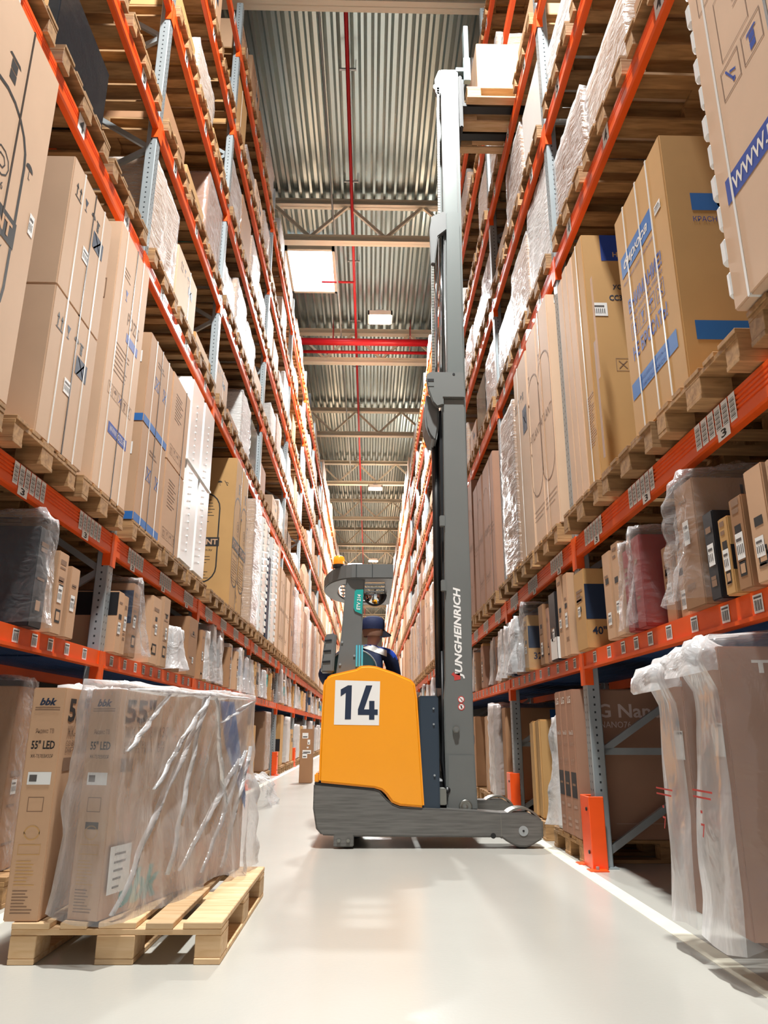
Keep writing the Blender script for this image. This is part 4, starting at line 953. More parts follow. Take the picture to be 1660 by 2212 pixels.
for side in (-1, 1):
    X = XL if side < 0 else XR
    for lv in range(4, 9):
        for bay in range(0, NB4):
            y0, y1 = POST[bay] + .06, POST[bay + 1] - .06; n = 3 if y1 - y0 < 3 else 4; pw = (y1 - y0) / n
            for k in range(n):
                yc = y0 + (k + .5) * pw; z = BEAM[lv]
                if not in_view([(X, yc + dy, z + dz) for dy in (-.4, .4) for dz in (0, .6)], 60): continue
                r = random.Random(side * 999 + lv * 101 + bay * 17 + k)
                spec = SPEC.get((side, lv, bay, k)); 
                kind, h = spec if spec else (None, None)
                if kind == 'none': continue
                where = f'{SLOT[k]} pallet at level {lv}, {NTH[bay]} bay of {SIDE[side]} rack'
                pallet(side, yc, z, f'wooden pallet, {SLOT[k]} at level {lv} in {NTH[bay]} bay of {SIDE[side]} rack', 'pallets high on the racks', .03)
                if kind is None:
                    t = r.random(); kind = 'wrap' if t < .44 else 'carton' if t < .68 else 'low' if t < .82 else 'empty' if t < .88 else 'white' if t < .95 else 'dark'
                    h = r.uniform(.42, .95) if kind != 'low' else r.uniform(.2, .45)
                a, c_ = yc - .39, yc + .39; fr = X + side * .045; zz = z + .147; g = GU[side]; sd = r.random() * 40; dn = 18 if bay < 3 else 12
                if kind == 'wrap':
                    wrapped('wrapped_load', side, fr, a, c_, zz, h, 1.12, r.choice(['kraft', 'kraft2', 'white', 'white', 'brown']), f'film wrapped load on the {where}', 'wrapped load', g, sd, amp=.035, freq=(3, 3, 12) if r.random() < .6 else (3, 9, 2), hem=(.003, .03), dens=dn, tuft=.08 if r.random() < .4 else 0)
                elif kind == 'carton':
                    if r.random() < .5 or spec: carton('cardboard_box', side, fr, a, c_, zz, h, 1.1, r.choice(['kraft', 'kraft2', 'brown']), f'big carton on the {where}', 'carton', g, pr_stack if bay < 4 else None, [0.1])
                    else:
                        for q, (u, v) in enumerate(((a, yc - .004), (yc + .004, c_))): carton('cardboard_box', side, fr, u, v, zz, h, 1.1, r.choice(['kraft', 'brown', 'mauve']), f'{("nearer", "farther")[q]} carton on the {where}', 'carton', g, None)
                elif kind == 'low':
                    carton('flat_load', side, fr, a, c_, zz, h, 1.1, r.choice(['brown', 'kraft', 'gold']), f'low flat carton on the {where}', 'carton', g)
                elif kind == 'white':
                    o = carton('white_load', side, fr, a, c_, zz, h, 1.1, 'white', f'white carton load on the {where}', 'carton', g)
                    if bay < 4:
                        b = MB(); N_ = face((1.1, .78, h), '-Y')
                        for i in range(5):
                            for j in range(int(h / .16)): b.box(-.5 + i * .2, .02 + j * .16, 0, -.33 + i * .2, .15 + j * .16, .012, 0, N_)
                        part('moulded_side', b, M['foam'], o, .004)
                elif kind == 'dark':
                    o = carton('dark_load', side, fr, a, c_, zz, h, 1.1, 'dark', f'glossy dark wrapped load on the {where}', 'wrapped load', g)
                elif kind == 'p55':
                    wrapped('wrapped_load', side, fr, a, c_, zz, h, 1.1, 'mauve', f'mauve carton marked 55 on the {where}', 'wrapped load', g, sd, amp=.012, prints=pr_55, fm='film', dens=14)
                elif kind == 'nova':
                    carton('cardboard_box', side, fr, a, c_, zz, h, 1.1, 'brown', f'brown lettered carton on the {where}', 'carton', g, pr_nova)
                elif kind == 'logo':
                    carton('cardboard_box', side, fr, a, c_, zz, h, 1.1, 'gold', f'tan signed carton on the {where}', 'carton', g, pr_s, [0.0])
# goods too far to count
for side in (-1, 1):
    X = XL if side < 0 else XR; r = random.Random(side + 50); b = MB(); p = MB()
    def slab(mb, xa, xb, ya, yb, za, zb, mi=0): mb.box(min(xa, xb), ya, za, max(xa, xb), yb, zb, mi)
    for bay in range(7, len(POST) - 1):
        y0, y1 = POST[bay] + .06, POST[bay + 1] - .06; pw = (y1 - y0) / 4
        for lv in range(2, 9):
            if lv == 2 and bay < 8: continue
            if lv == 3 and bay < 8 and False: continue
            for k in range(4):
                yc = y0 + (k + .5) * pw; z = BEAM[lv] + .002; f_ = X - side * .06
                if lv == 2: slab(b, f_, f_ + side, yc - .38, yc + .38, z, z + r.uniform(.4, .62), r.choice([0, 0, 1, 2])); continue
                for dz in (0, .10): slab(p, f_, f_ + side * 1.15, yc - .4, yc + .4, z + dz, z + dz + .04)
                for dy in (-.35, 0, .35): slab(p, f_, f_ + side * 1.1, yc + dy - .05, yc + dy + .05, z + .041, z + .099)
                slab(b, f_ + side * .02, f_ + side * 1.1, yc - .38, yc + .38, z + .145, z + .145 + (r.uniform(1.5, 1.95) if lv == 3 else r.uniform(.5, 1.0)), r.choice([0, 0, 1, 2, 3, 3]))
        for k in range(4):
            yc = y0 + (k + .5) * pw; f_ = X - side * .05
            if not (side < 0 and bay == 7): slab(b, f_, f_ + side, yc - .36, yc + .34, .01, r.uniform(.6, 1.05), r.choice([0, 1, 2]))
    thing('distant_goods', b, [M['kraft'], M['brown'], M['white'], M['kraft2']], f'mass of distant pallet loads on the {SIDE[side]} rack', 'goods', kind='stuff')
    thing('distant_pallets', p, M['wood'], f'distant pallets on the {SIDE[side]} rack at the far end', 'pallets', kind='stuff')

# ------------------------------------------------------------------ reach truck with its driver
M['yellow'] = mat('yellow_paint', '#fca206', 0.3, var=0.015, nscale=2, coat=0.3)
M['truck'] = mat('grey_paint', '#6c6e6d', 0.42, var=0.05, nscale=5)
M['trucklow'] = mat('scuffed_grey', '#6b6a67', 0.38, metal=0.25, var=0.22, nscale=5, stretch=(1, 4, 16))
M['mast'] = mat('mast_grey', '#6c6f6d', 0.42, var=0.03, nscale=3)
M['maststage'] = mat('mast_stage_grey', '#6d7371', 0.36, metal=0.2)
M['chrome'] = mat('chrome', '#e3e6ea', 0.08, metal=1.0)
M['navy'] = mat('battery_navy', '#2c3a48', 0.4)
M['tealpl'] = mat('teal_badge', '#1ea39a', 0.4)
M['cyan'] = mat('cyan_strip', '#5fc4d8', 0.2)
M['amber'] = mat('amber_lens', '#ff8a1e', 0.15, emit=0.6)
M['mirror'] = mat('mirror_glass', '#dfe3e6', 0.03, metal=1.0)
M['steel'] = mat('bare_steel', '#8f8f88', 0.3, metal=0.8)
M['carriage'] = mat('carriage_blue_grey', '#8ea3a6', 0.4)
TB = Vector((0.45, 6.60, 0))
truck = empty('reach_truck', TB, 'yellow and grey reach truck numbered 14 with its mast raised', 'reach truck')
def tp(name, mb, m, bevel=0.0, smooth=False, label=None, seg=2, parent=None):
    mb.v = [tuple(Vector(v) - TB) for v in mb.v]
    return part(name, mb, m, parent or truck, bevel, smooth, label, seg)
Y0, Y1 = 5.97, 7.24
arm = [(-0.416, 0.462), (0.052, 0.421), (0.09, 0.409), (0.142, 0.355), (0.193, 0.314), (0.244, 0.296), (0.537, 0.282), (0.836, 0.265), (1.014, 0.252), (1.226, 0.255), (1.288, 0.226), (1.335, 0.202),
       (1.33, 0.07), (1.29, 0.05), (1.25, 0.028), (1.20, 0.014), (1.15, 0.014), (1.10, 0.026), (1.05, 0.052), (1.013, 0.079), (-0.097, 0.085), (-0.255, 0.090), (-0.345, 0.094), (-0.39, 0.14), (-0.417, 0.283)]
tp('chassis', MB().prism(arm, 'Y', Y0, Y0 + 0.20), M['trucklow'], 0.012)
farm = [(0.20, 0.30), (0.537, 0.282), (1.014, 0.252), (1.226, 0.255), (1.33, 0.2), (1.33, 0.07), (1.20, 0.014), (1.15, 0.014), (1.013, 0.079), (0.2, 0.085)]
tp('support_leg', MB().prism(farm, 'Y', Y1 - 0.20, Y1), M['trucklow'], 0.012)
tp('chassis_floor', MB().prism([(-0.40, 0.12), (-0.40, 0.455), (0.36, 0.42), (0.36, 0.12)], 'Y', Y0 + 0.19, Y1), M['trucklow'], 0.03)
tp('drive_wheel', MB().cyl((-0.12, 6.5, 0.15), (-0.12, 6.75, 0.15), 0.15, 28), M['black'], 0.01)
tp('skid_bracket', MB().box(-0.255, Y0 - .004, 0.016, -0.104, Y0 + 0.12, 0.118), M['trucklow'], 0.006)
for x in (-0.215, -0.145): tp('bolt', MB().cyl((x, Y0 - .004, 0.06), (x, Y0 - 0.016, 0.06), 0.014, 6), M['steel'])
tp('seam', MB().box(1.010, Y0 - 0.002, 0.085, 1.014, Y0 + .01, 0.248), M['steel'])
tp('hole', MB().cyl((0.95, Y0 - .001, 0.092), (0.95, Y0 + .02, 0.092), 0.02, 16), M['black'])
for ya in (Y0 + 0.02, Y1 - 0.18):
    tp('load_wheel', MB().cyl((1.175, ya, 0.122), (1.175, ya + 0.16, 0.122), 0.120, 32), M['black'], 0.006)
    c = MB(); n = 18; pts = [(1.175 + r_ * math.cos(PI * (0.1 + .8 * i / n)), 0.126 + r_ * math.sin(PI * (.1 + .8 * i / n))) for r_, rng in ((0.165, range(n + 1)), (0.150, range(n, -1, -1))) for i in rng]
    tp('wheel_cover', c.prism(pts, 'Y', ya, ya + 0.16), M['steel'])
tp('hub_cap', MB().cyl((1.18, Y0 - 0.004, 0.126), (1.18, Y0 + .01, 0.126), 0.036, 24), M['galv'])
tp('hub_pin', MB().cyl((1.18, Y0 - 0.007, 0.126), (1.18, Y0, 0.126), 0.008, 12), M['black'])
body = [(-0.362, 1.20), (-0.345, 1.252), (-0.301, 1.278), (-0.10, 1.325), (-0.068, 1.348), (0.0, 1.352), (0.059, 1.345), (0.20, 1.30), (0.34, 1.241), (0.369, 1.205), (0.386, 1.086), (0.408, 0.708), (0.432, 0.288),
        (0.244, 0.302), (0.18, 0.326), (0.135, 0.385), (0.103, 0.412), (0.052, 0.427), (-0.378, 0.468), (-0.377, 0.669), (-0.368, 1.02)]
tp('side_panel', MB().prism(body, 'Y', Y0 - 0.012, Y0 + 0.32), M['yellow'], 0.018, seg=3)
tp('rear_trim', MB().box(-0.412, Y0 + .02, 0.462, -0.375, Y0 + .30, 0.535), M['yellow'], 0.01)
tp('lower_gap', MB().prism([(-0.41, 0.455), (0.05, 0.418), (0.05, 0.428), (-0.41, 0.468)], 'Y', Y0 + .004, Y0 + 0.3), M['black'])
pl = MB(); pl.add([(-0.266, Y0 - .0135, 1.234), (0.090, Y0 - .0135, 1.226), (0.082, Y0 - .0135, 0.890), (-0.270, Y0 - .0135, 0.894)], [(0, 1, 2, 3)], 0)
QN = Matrix(((1, 0, 0, 0), (0, 0, -1, Y0 - .0145), (0, 1, 0, 0), (0, 0, 0, 1)))
pl.add([QN @ Vector(p) for p in ((-.222, 1.162, 0), (-.165, 1.194, 0), (-.134, 1.194, 0), (-.138, .934, 0), (-.186, .934, 0), (-.182, 1.135, 0), (-.222, 1.108, 0))], [(0, 1, 5, 6), (1, 2, 3, 4, 5)], 1)
pl.add([QN @ Vector(p) for p in ((-.022, 1.194, 0), (.028, 1.194, 0), (-.036, 1.01, 0), (-.084, 1.01, 0), (-.084, .968, 0), (.072, .968, 0), (.072, 1.01, 0), (.004, 1.075, 0), (.046, 1.075, 0), (.046, 1.01, 0), (.004, 1.01, 0), (.046, .968, 0), (.046, .932, 0), (.004, .932, 0), (.004, .968, 0))], [(0, 1, 2, 3), (3, 2, 6, 5, 4), (7, 8, 9, 10), (14, 11, 12, 13)], 1)
tp('number_plate', pl, [M['paper'], M['inknavy']])
# battery cover, reach carriage and hoses
tp('battery_cover', MB().box(0.40, Y0 + .03, 0.262, 0.555, Y1 - .1, 1.118), M['navy'], 0.012)
for z in (1.02, 0.90, 0.52): tp('screw', MB().cyl((0.515, Y0 + .031, z), (0.515, Y0 + 0.022, z), 0.008, 10), M['galv'])
tp('reach_carriage', MB().box(0.52, 6.24, 0.16, 0.66, 6.98, 0.46), M['black'], 0.02)
tp('cross_member', MB().box(0.64, 6.26, 0.50, 0.69, 6.94, 0.62), M['mast'], 0.01)
tp('valve_block', MB().box(0.555, 6.05, 0.30, 0.61, 6.2, 0.42), M['steel'], 0.006)
for k in range(3):
    tp('hose', MB().tube([(0.57 + .012 * k, 6.16 + .05 * k, 0.30), (0.60, 6.14 + .05 * k, 0.27 + .02 * k), (0.62, 6.17 + .05 * k, 0.40), (0.60, 6.2 + .05 * k, 0.62), (0.615 + .006 * k, 6.28 + .03 * k, 0.9), (0.62, 6.3, 1.5)], 0.012, 8), M['black'], smooth=True)
tp('connector_knob', MB().lathe([(.0, -.02), (.022, -.02), (.026, 0), (.018, .03), (.0, .035)], (0.625, 6.12, 0.405), 'Y', 14), M['black'], smooth=True)
# mast: outer rails
rail = [(0.618, 0.262), (0.861, 0.262), (0.853, 0.50), (0.849, 0.666), (0.845, 0.963), (0.862, 2.0), (0.858, 2.51), (0.856, 3.77), (0.66, 3.77), (0.648, 2.51), (0.64, 2.0), (0.628, 1.25), (0.612, 1.10), (0.611, 0.871), (0.615, 0.403)]
for nm, ya, yb in (('outer_mast_rail', 6.12, 6.22), ('outer_mast_rail', 6.96, 7.06)):
    tp(nm, MB().prism(rail, 'Y', ya, yb), M['mast'], 0.008)
tp('mast_back', MB().box(0.63, 6.22, 1.15, 0.655, 6.96, 3.7), M['black'], 0.004)
tp('mast_foot', MB().prism([(0.628, 0.264), (0.853, 0.264), (0.838, 0.668), (0.632, 0.668)], 'Y', 6.105, 6.12), M['mast'], 0.005)
cov = [(0.505, 3.97), (0.515, 4.01), (0.54, 4.03), (0.853, 4.03), (0.858, 3.77), (0.662, 3.77), (0.662, 3.70), (0.60, 3.68), (0.56, 3.73), (0.525, 3.84)]
tp('mast_head_plate', MB().prism(cov, 'Y', 6.09, 6.15), M['mast'], 0.008)
tp('slot', MB().box(0.515, 6.086, 3.93, 0.575, 6.095, 3.955), M['black']); tp('slot', MB().box(0.515, 6.086, 3.88, 0.575, 6.095, 3.886), M['maststage'])
tp('hole', MB().cyl((0.76, 6.087, 4.005), (0.76, 6.1, 4.005), 0.012, 14), M['black'])
hc = [(0.515, 3.86), (0.50, 3.78), (0.49, 3.62), (0.50, 3.52), (0.53, 3.44), (0.565, 3.39), (0.60, 3.38), (0.62, 3.5), (0.63, 3.72)]
tp('hose_cover', MB().prism(hc, 'Y', 6.18, 6.50), M['truck'], 0.02)
tp('lift_cylinder', MB().cyl((0.605, 6.40, 1.2), (0.605, 6.40, 4.0), 0.035, 16), M['black'], smooth=True)
for z in (1.98, 2.55): tp('guide_tab', MB().box(0.605, 6.10, z, 0.65, 6.14, z + .10), M['mast'], 0.006)
# middle and inner stages
st1 = [(0.66, 0.6), (0.862, 0.6), (0.876, 5.90), (0.748, 5.90)]
st2 = [(0.705, 0.9), (0.870, 0.9), (0.924, 7.835), (0.733, 7.83)]
for ya, yb in ((6.225, 6.30), (6.88, 6.955)): tp('middle_mast_rail', MB().prism(st1, 'Y', ya, yb), M['maststage'], 0.006)
for ya, yb in ((6.305, 6.38), (6.80, 6.875)): tp('inner_mast_rail', MB().prism(st2, 'Y', ya, yb), M['maststage'], 0.006)
for q in ((0.715, 4.06, .745, 7.81), (.855, 4.06, .89, 7.81)):
    b = MB(); b.prism([(q[0], q[1]), (q[0] + .012, q[1]), (q[2] + .012, q[3]), (q[2], q[3])], 'Y', 6.292, 6.306); tp('rail_groove', b, M['mast'])
tp('mast_cross_bar', MB().box(0.75, 6.38, 7.70, 0.87, 6.80, 7.81), M['maststage'], 0.01)
tp('mast_cross_bar', MB().box(0.76, 6.30, 5.80, 0.84, 6.88, 5.90), M['maststage'], 0.01)
for x, ya, za, zb in ((0.62, 6.42, 4.0, 5.85), (0.665, 6.34, 4.0, 5.83)):
    tp('chrome_ram', MB().cyl((x, ya, za), (x + .04, ya, zb), 0.022, 16), M['chrome'], smooth=True)
ch = MB()
for k in range(60): z = 3.95 + k * .032; ch.box(0.575 + .02 * k / 60, 6.26, z, 0.60 + .02 * k / 60, 6.30, z + .026)
tp('lift_chain', ch, M['steel'])
ch = MB()
for k in range(54): z = 5.85 + k * .032; ch.box(0.668 + .02 * k / 54, 6.30, z, 0.692 + .02 * k / 54, 6.33, z + .026)
tp('lift_chain', ch, M['steel'])
b = MB().prism([(0.60, 5.86), (0.72, 5.92), (0.75, 5.88), (0.75, 5.70), (0.66, 5.62), (0.62, 5.3), (0.585, 5.3), (0.575, 5.7)], 'Y', 6.24, 6.30); tp('chain_bracket', b, M['truck'], 0.008)
b = MB().prism([(0.71, 7.82), (0.735, 7.82), (0.735, 7.50), (0.70, 7.45), (0.67, 7.52), (0.665, 7.69)], 'Y', 6.30, 6.36); tp('chain_bracket', b, M['truck'], 0.008)
tp('chain_pulley', MB().cyl((0.71, 6.37, 7.66), (0.71, 6.42, 7.66), 0.055, 20), M['steel'], 0.004)
tp('hex_bolt', MB().cyl((0.703, 6.12, 0.861), (0.703, 6.096, 0.861), 0.030, 6), M['steel'], 0.004)
tp('hex_bolt', MB().cyl((0.703, 6.097, 0.861), (0.703, 6.086, 0.861), 0.018, 16), M['truck'])
tp('guide_roller', MB().lathe([(0, 0), (.052, 0), (.052, -.012), (.04, -.016), (.03, -.010), (.015, -.014), (0, -.014)], (0.763, 6.105, 0.285), 'Y', 24), M['steel'], smooth=True)
# fork carriage and forks
tp('fork_carriage', MB().box(0.925, 6.30, 7.05, 0.965, 6.90, 7.75), M['black'], 0.01)
tp('carriage_slide', MB().prism([(0.86, 6.75), (0.925, 6.85), (0.925, 7.66), (0.95, 7.75), (0.90, 7.8), (0.87, 7.6)], 'Y', 6.42, 6.76), M['black'], 0.006)
tp('carriage_block', MB().box(0.985, 6.28, 7.66, 1.06, 6.34, 7.98), M['carriage'], 0.005)
tp('carriage_mast_plate', MB().box(1.0, 6.30, 7.90, 1.05, 6.42, 8.46), M['carriage'], 0.004)
tp('carriage_link', MB().box(0.90, 6.30, 7.80, 1.0, 6.40, 7.86), M['carriage'], 0.004)
tp('backrest_bar', MB().bar((0.93, 6.6, 7.6), (1.02, 6.6, 7.95), .05, .05), M['black'])
for ya in (6.355, 6.735):
    tp('fork', MB().prism([(0.99, 7.43), (0.99, 7.85), (0.955, 7.85), (0.955, 7.378), (2.05, 7.385), (2.05, 7.40)], 'Y', ya, ya + .11), M['black'], 0.004)
# guard post, overhead guard, cabin parts
post_ = [(-0.268, 1.28), (-0.055, 1.33), (-0.060, 1.60), (-0.052, 1.90), (-0.040, 2.05), (-0.034, 2.185), (-0.190, 2.185), (-0.205, 1.95), (-0.232, 1.60)]
gp = tp('guard_post', MB().prism(post_, 'Y', 6.06, 6.13), M['truck'], 0.01)
for x, z in ((-.175, 2.09), (-.085, 2.09), (-.222, 1.545), (-.12, 1.435), (-.235, 1.365)): tp('screw', MB().cyl((x, 6.061, z), (x, 6.052, z), 0.009, 10), M['galv'])
vb = [(-0.392, 1.30), (-0.286, 1.30), (-0.268, 1.60), (-0.275, 1.615), (-0.345, 1.605), (-0.362, 1.59)]
vent = tp('vent_box', MB().prism(vb, 'Y', 6.02, 6.16), M['truck'], 0.012)
for k in range(3): tp('vent_slot', MB().bar((-.362 - k * .008, 6.017, 1.55 - k * .085), (-.305 - k * .004, 6.017, 1.556 - k * .085), .006, .014), M['black'])
n = 20
outer = [(0.20, 6.02), (0.20, 7.36)] + [(-0.10 - 0.32 * math.sin(PI * i / n), 6.69 + 0.67 * math.cos(PI * i / n)) for i in range(n + 1)]
inner = [(0.13, 6.18), (0.13, 7.22)] + [(-0.10 - 0.19 * math.sin(PI * i / n), 6.70 + 0.52 * math.cos(PI * i / n)) for i in range(n + 1)]
b = MB(); m_ = len(outer); vs = []
for z in (2.07, 2.20):
    vs += [(x, y, z if z < 2.1 else 2.20 - .085 * (y - 6.02) / 1.34) for x, y in outer] + [(x, y, min(z, 2.088)) for x, y in inner]
fs = []
for i in range(m_):
    j = (i + 1) % m_
    fs += [(i, j, m_ + j, m_ + i), (2 * m_ + i, 3 * m_ + i, 3 * m_ + j, 2 * m_ + j), (i, 2 * m_ + i, 2 * m_ + j, j), (m_ + i, m_ + j, 3 * m_ + j, 3 * m_ + i)]
og = tp('overhead_guard', b.add(vs, fs), M['truck'], 0.018)
for k in range(5): tp('guard_bar', MB().box(-0.27, 6.34 + k * .17, 2.074, 0.14, 6.365 + k * .17, 2.088), M['truck'], 0.004)
for x in (-.115, .02): tp('roof_seam', MB().box(x, 6.015, 2.075, x + .004, 6.022, 2.195), M['black'])
tp('beacon_base', MB().cyl((-.265, 6.14, 2.185), (-.265, 6.14, 2.21), 0.052, 20), M['black'])
tp('beacon', MB().lathe([(0, 0), (.048, 0), (.048, .05), (.043, .068), (.03, .076), (0, .078)], (-.265, 6.14, 2.21), 'Z', 24), M['amber'], smooth=True)
tp('work_light', MB().box(-.19, 6.12, 2.19, -.06, 6.18, 2.222), mat('work_light_glow', '#f0e8ff', .4, emit=4.0), .006)
bd = MB().prism([(-.120, 1.80), (-.132, 1.83), (-.124, 1.965), (-.112, 1.98), (-.052, 1.982), (-.062, 1.775)], 'Y', 6.052, 6.0595)
tp('badge', bd, M['tealpl'])
QP = Matrix(((1, 0, 0, 0), (0, 0, -1, 6.0505), (0, 1, 0, 0), (0, 0, 0, 1)))
b = MB(); put_text(b, 'ETV 214', QP, -.090, 1.875, .030, 0, w=.13, bold=.025, rot=math.radians(87), shear=.15); tp('badge_lettering', b, M['paper'])
for k in range(3): tp('light_strip', MB().box(-.108 + k * .022, 6.035, 1.345, -.094 + k * .022, 6.06, 1.52), M['cyan'], .003)
b = MB(); n = 16; vs = [(0.05, 6.70, 2.065)]; rings = 5
for i in range(1, rings + 1):
    r_ = .098 * i / rings
    for j in range(n + 1): a = PI + PI * j / n; vs.append((0.05 + r_ * math.cos(a), 6.70 + .045 * (i / rings) ** 2, 2.065 + r_ * math.sin(a)))
fs = [(0, 1 + j, 2 + j) for j in range(n)] + [(1 + (i - 1) * (n + 1) + j, 1 + i * (n + 1) + j, 2 + i * (n + 1) + j, 2 + (i - 1) * (n + 1) + j) for i in range(1, rings) for j in range(n)]
mr = tp('mirror', b.add(vs, fs), M['mirror'], smooth=True)
tp('mirror_rim', MB().tube([(0.05 + .103 * math.cos(PI + PI * j / 20), 6.742, 2.065 + .103 * math.sin(PI + PI * j / 20)) for j in range(21)] + [(-.05, 6.742, 2.066), (0.15, 6.742, 2.066)][:0], .008, 8), M['black'], smooth=True)
tp('mirror_rim', MB().bar((-.055, 6.735, 2.067), (.155, 6.735, 2.067), .012, .012), M['black'])
tp('mirror_stem', MB().cyl((.05, 6.74, 2.065), (.05, 6.74, 2.11), .008, 8), M['black'])
# seat and controls
sb = [(0.30 * math.cos(a) * .86 - .03, 1.20 + .36 * math.sin(a)) for a in [PI * i / 14 for i in range(15)]]
seat = tp('seat_back', MB().prism([(-.37, .92)] + [(-.14 - .21 * math.cos(PI * i / 12), 1.36 + .18 * math.sin(PI * i / 12)) for i in range(13)] + [(.09, .92)], 'Y', 6.54, 6.61), mat('seat_fabric', '#1d4a52', .6), .02)
tp('seat_piping', MB().tube([(-.14 - .21 * math.cos(PI * i / 16), 6.538, 1.36 + .18 * math.sin(PI * i / 16)) for i in range(17)], .007, 6), M['galv'], smooth=True)
tp('seat_cushion', MB().box(-.27, 6.60, .82, .21, 7.02, .905), M['black'], .03)
tp('seat_base', MB().box(-.2, 6.62, .42, .15, 6.95, .83), M['black'], .02)
tp('control_console', MB().prism([(7.12, .44), (7.22, .44), (7.22, 1.08), (7.05, 1.10), (7.02, 1.02), (7.12, .9)], 'X', -.33, .34), M['truck'], .015)
tp('steering_wheel', MB().lathe([(.0, 0), (.075, 0), (.085, .012), (.075, .024), (0, .02)], (-.22, 7.1, 1.10), 'Z', 20), M['black'], smooth=True)
tp('joystick', MB().cyl((.24, 7.1, 1.09), (.24, 7.09, 1.19), .016, 12), M['black'], .004)
# lettering on the mast
QM = Matrix(((1, 0, 0, 0), (0, 0, -1, 6.1185), (0, 1, 0, 0), (0, 0, 0, 1)))
b = MB(); put_text(b, 'JUNGHEINRICH', QM, .747, 1.640, .080, 0, w=.755, bold=.035, rot=math.radians(90), shear=.22); tp('mast_lettering', b, M['paper'])
b = MB(); b.add([QM @ Vector(p) for p in ((.676, 1.295, 0), (.70, 1.315, 0), (.70, 1.30, 0), (.748, 1.305, 0), (.752, 1.255, 0), (.70, 1.245, 0), (.70, 1.275, 0))], [(0, 1, 2, 6), (2, 3, 4, 5, 6)]); tp('red_emblem', b, M['redink'])
for z in (1.095, 1.037):
    b = MB(); b.add([QM @ Vector((.752 + .028 * math.cos(2 * PI * i / 20), z + .028 * math.sin(2 * PI * i / 20), 0)) for i in range(20)], [tuple(range(20))], 0)
    b.add([QM @ Vector((.752 + .021 * math.cos(2 * PI * i / 20), z + .021 * math.sin(2 * PI * i / 20), .0006)) for i in range(20)], [tuple(range(20))], 1)
    Q2 = QM @ Matrix.Translation((0, 0, .0012)); icon(b, Q2, 'stack' if z < 1.05 else 'trolley', .752, z, .026, 2); 
    b.add([Q2 @ Vector((.752 + x, z + y, 0)) for x, y in ((-.017, .014), (-.014, .017), (.017, -.014), (.014, -.017))], [(0, 1, 2, 3)], 0)
    tp('warning_sign', b, [M['redink'], M['paper'], M['ink']])
# the load on the forks
GL = 'load raised on the forks'
tag(obj('pallet', PAL[3], None, (1.0, 6.60, 7.345), (0, 0, PI)), 'pallet raised high on the truck forks at the right rack', 'pallet', GL)
carton('white_box', 1, 1.12, 6.22, 6.95, 7.492, .62, .62, 'kraft2', 'pale whitish box on the pallet raised by the forks', 'carton', GL, None, (), [], tape=False)

# ------------------------------------------------------------------ driver
M['skin'] = mat('skin', '#d9a58a', 0.5, var=.03)
M['capnavy'] = mat('cap_navy', '#16224a', 0.75, bump=.1, bscale=80)
M['jacket'] = mat('jacket_navy', '#152347', 0.75, bump=.15, bscale=30)
M['jacketblue'] = mat('jacket_blue', '#1d46b4', 0.7, bump=.15, bscale=30)
M['reflect'] = mat('reflective_band', '#d8d6d2', 0.4)
M['hairm'] = mat('hair', '#94705c', 0.8)
def skinned(name, nodes, edges, sub=2):
    """one smooth surface grown round a skeleton: nodes = (position, radius)"""
    me = bpy.data.meshes.new(name); me.from_pydata([p for p, r in nodes], edges, [])
    o = bpy.data.objects.new(name, me); C.objects.link(o)
    sm = o.modifiers.new('skin', 'SKIN'); sm.use_smooth_shade = True; sm.branch_smoothing = 0.6
    lay = me.skin_vertices[0].data if me.skin_vertices else None
    for i, (p, r) in enumerate(nodes):
        lay[i].radius = (r, r) if not isinstance(r, tuple) else r
        lay[i].use_root = (i == 0)
    ss = o.modifiers.new('sub', 'SUBSURF'); ss.levels = sub; ss.render_levels = sub
    dg = bpy.context.evaluated_depsgraph_get(); dg.update()
    me2 = bpy.data.meshes.new_from_object(o.evaluated_get(dg)); me2.name = name
    bpy.data.objects.remove(o); bpy.data.meshes.remove(me)
    me2.polygons.foreach_set('use_smooth', [True] * len(me2.polygons)); return me2
PB = Vector((0.02, 6.76, 0.905))
person = empty('person', PB, 'driver in a blue jacket and navy cap seated in the reach truck', 'person')
fdir = Vector((math.sin(math.radians(36)), math.cos(math.radians(36)), 0)); rdir = Vector((fdir.y, -fdir.x, 0))
HC = Vector((0.035, 6.80, 1.735)) - PB       # head centre
def W(x, y, z): return Vector((x, y, z)) - PB
nodes, edges = [], []
def nd(p, r, par=None):
    nodes.append((tuple(p), r)); 
    if par is not None: edges.append((par, len(nodes) - 1))
    return len(nodes) - 1
pel = nd(W(.0, 6.79, 1.02), .100)
sp1 = nd(W(.0, 6.77, 1.20), .100, pel); sp2 = nd(W(.01, 6.76, 1.42), .105, sp1); nk0 = nd(W(.02, 6.78, 1.56), .062, sp2); nk = nd(W(.03, 6.79, 1.63), .056, nk0)
h0 = nd(HC + fdir * .012 + Vector((0, 0, -.075)), .066, nk); h1 = nd(HC + Vector((0, 0, 0)), .088, h0); h2 = nd(HC + Vector((0, 0, .06)), .080, h1)
jaw = nd(HC + fdir * .062 + Vector((0, 0, -.092)), .034, h0); nose = nd(HC + fdir * .112 + Vector((0, 0, -.03)), .012, h1)
for s in (-1, 1): nd(HC + rdir * s * .102 - fdir * .01 + Vector((0, 0, -.022)), .024, h1)
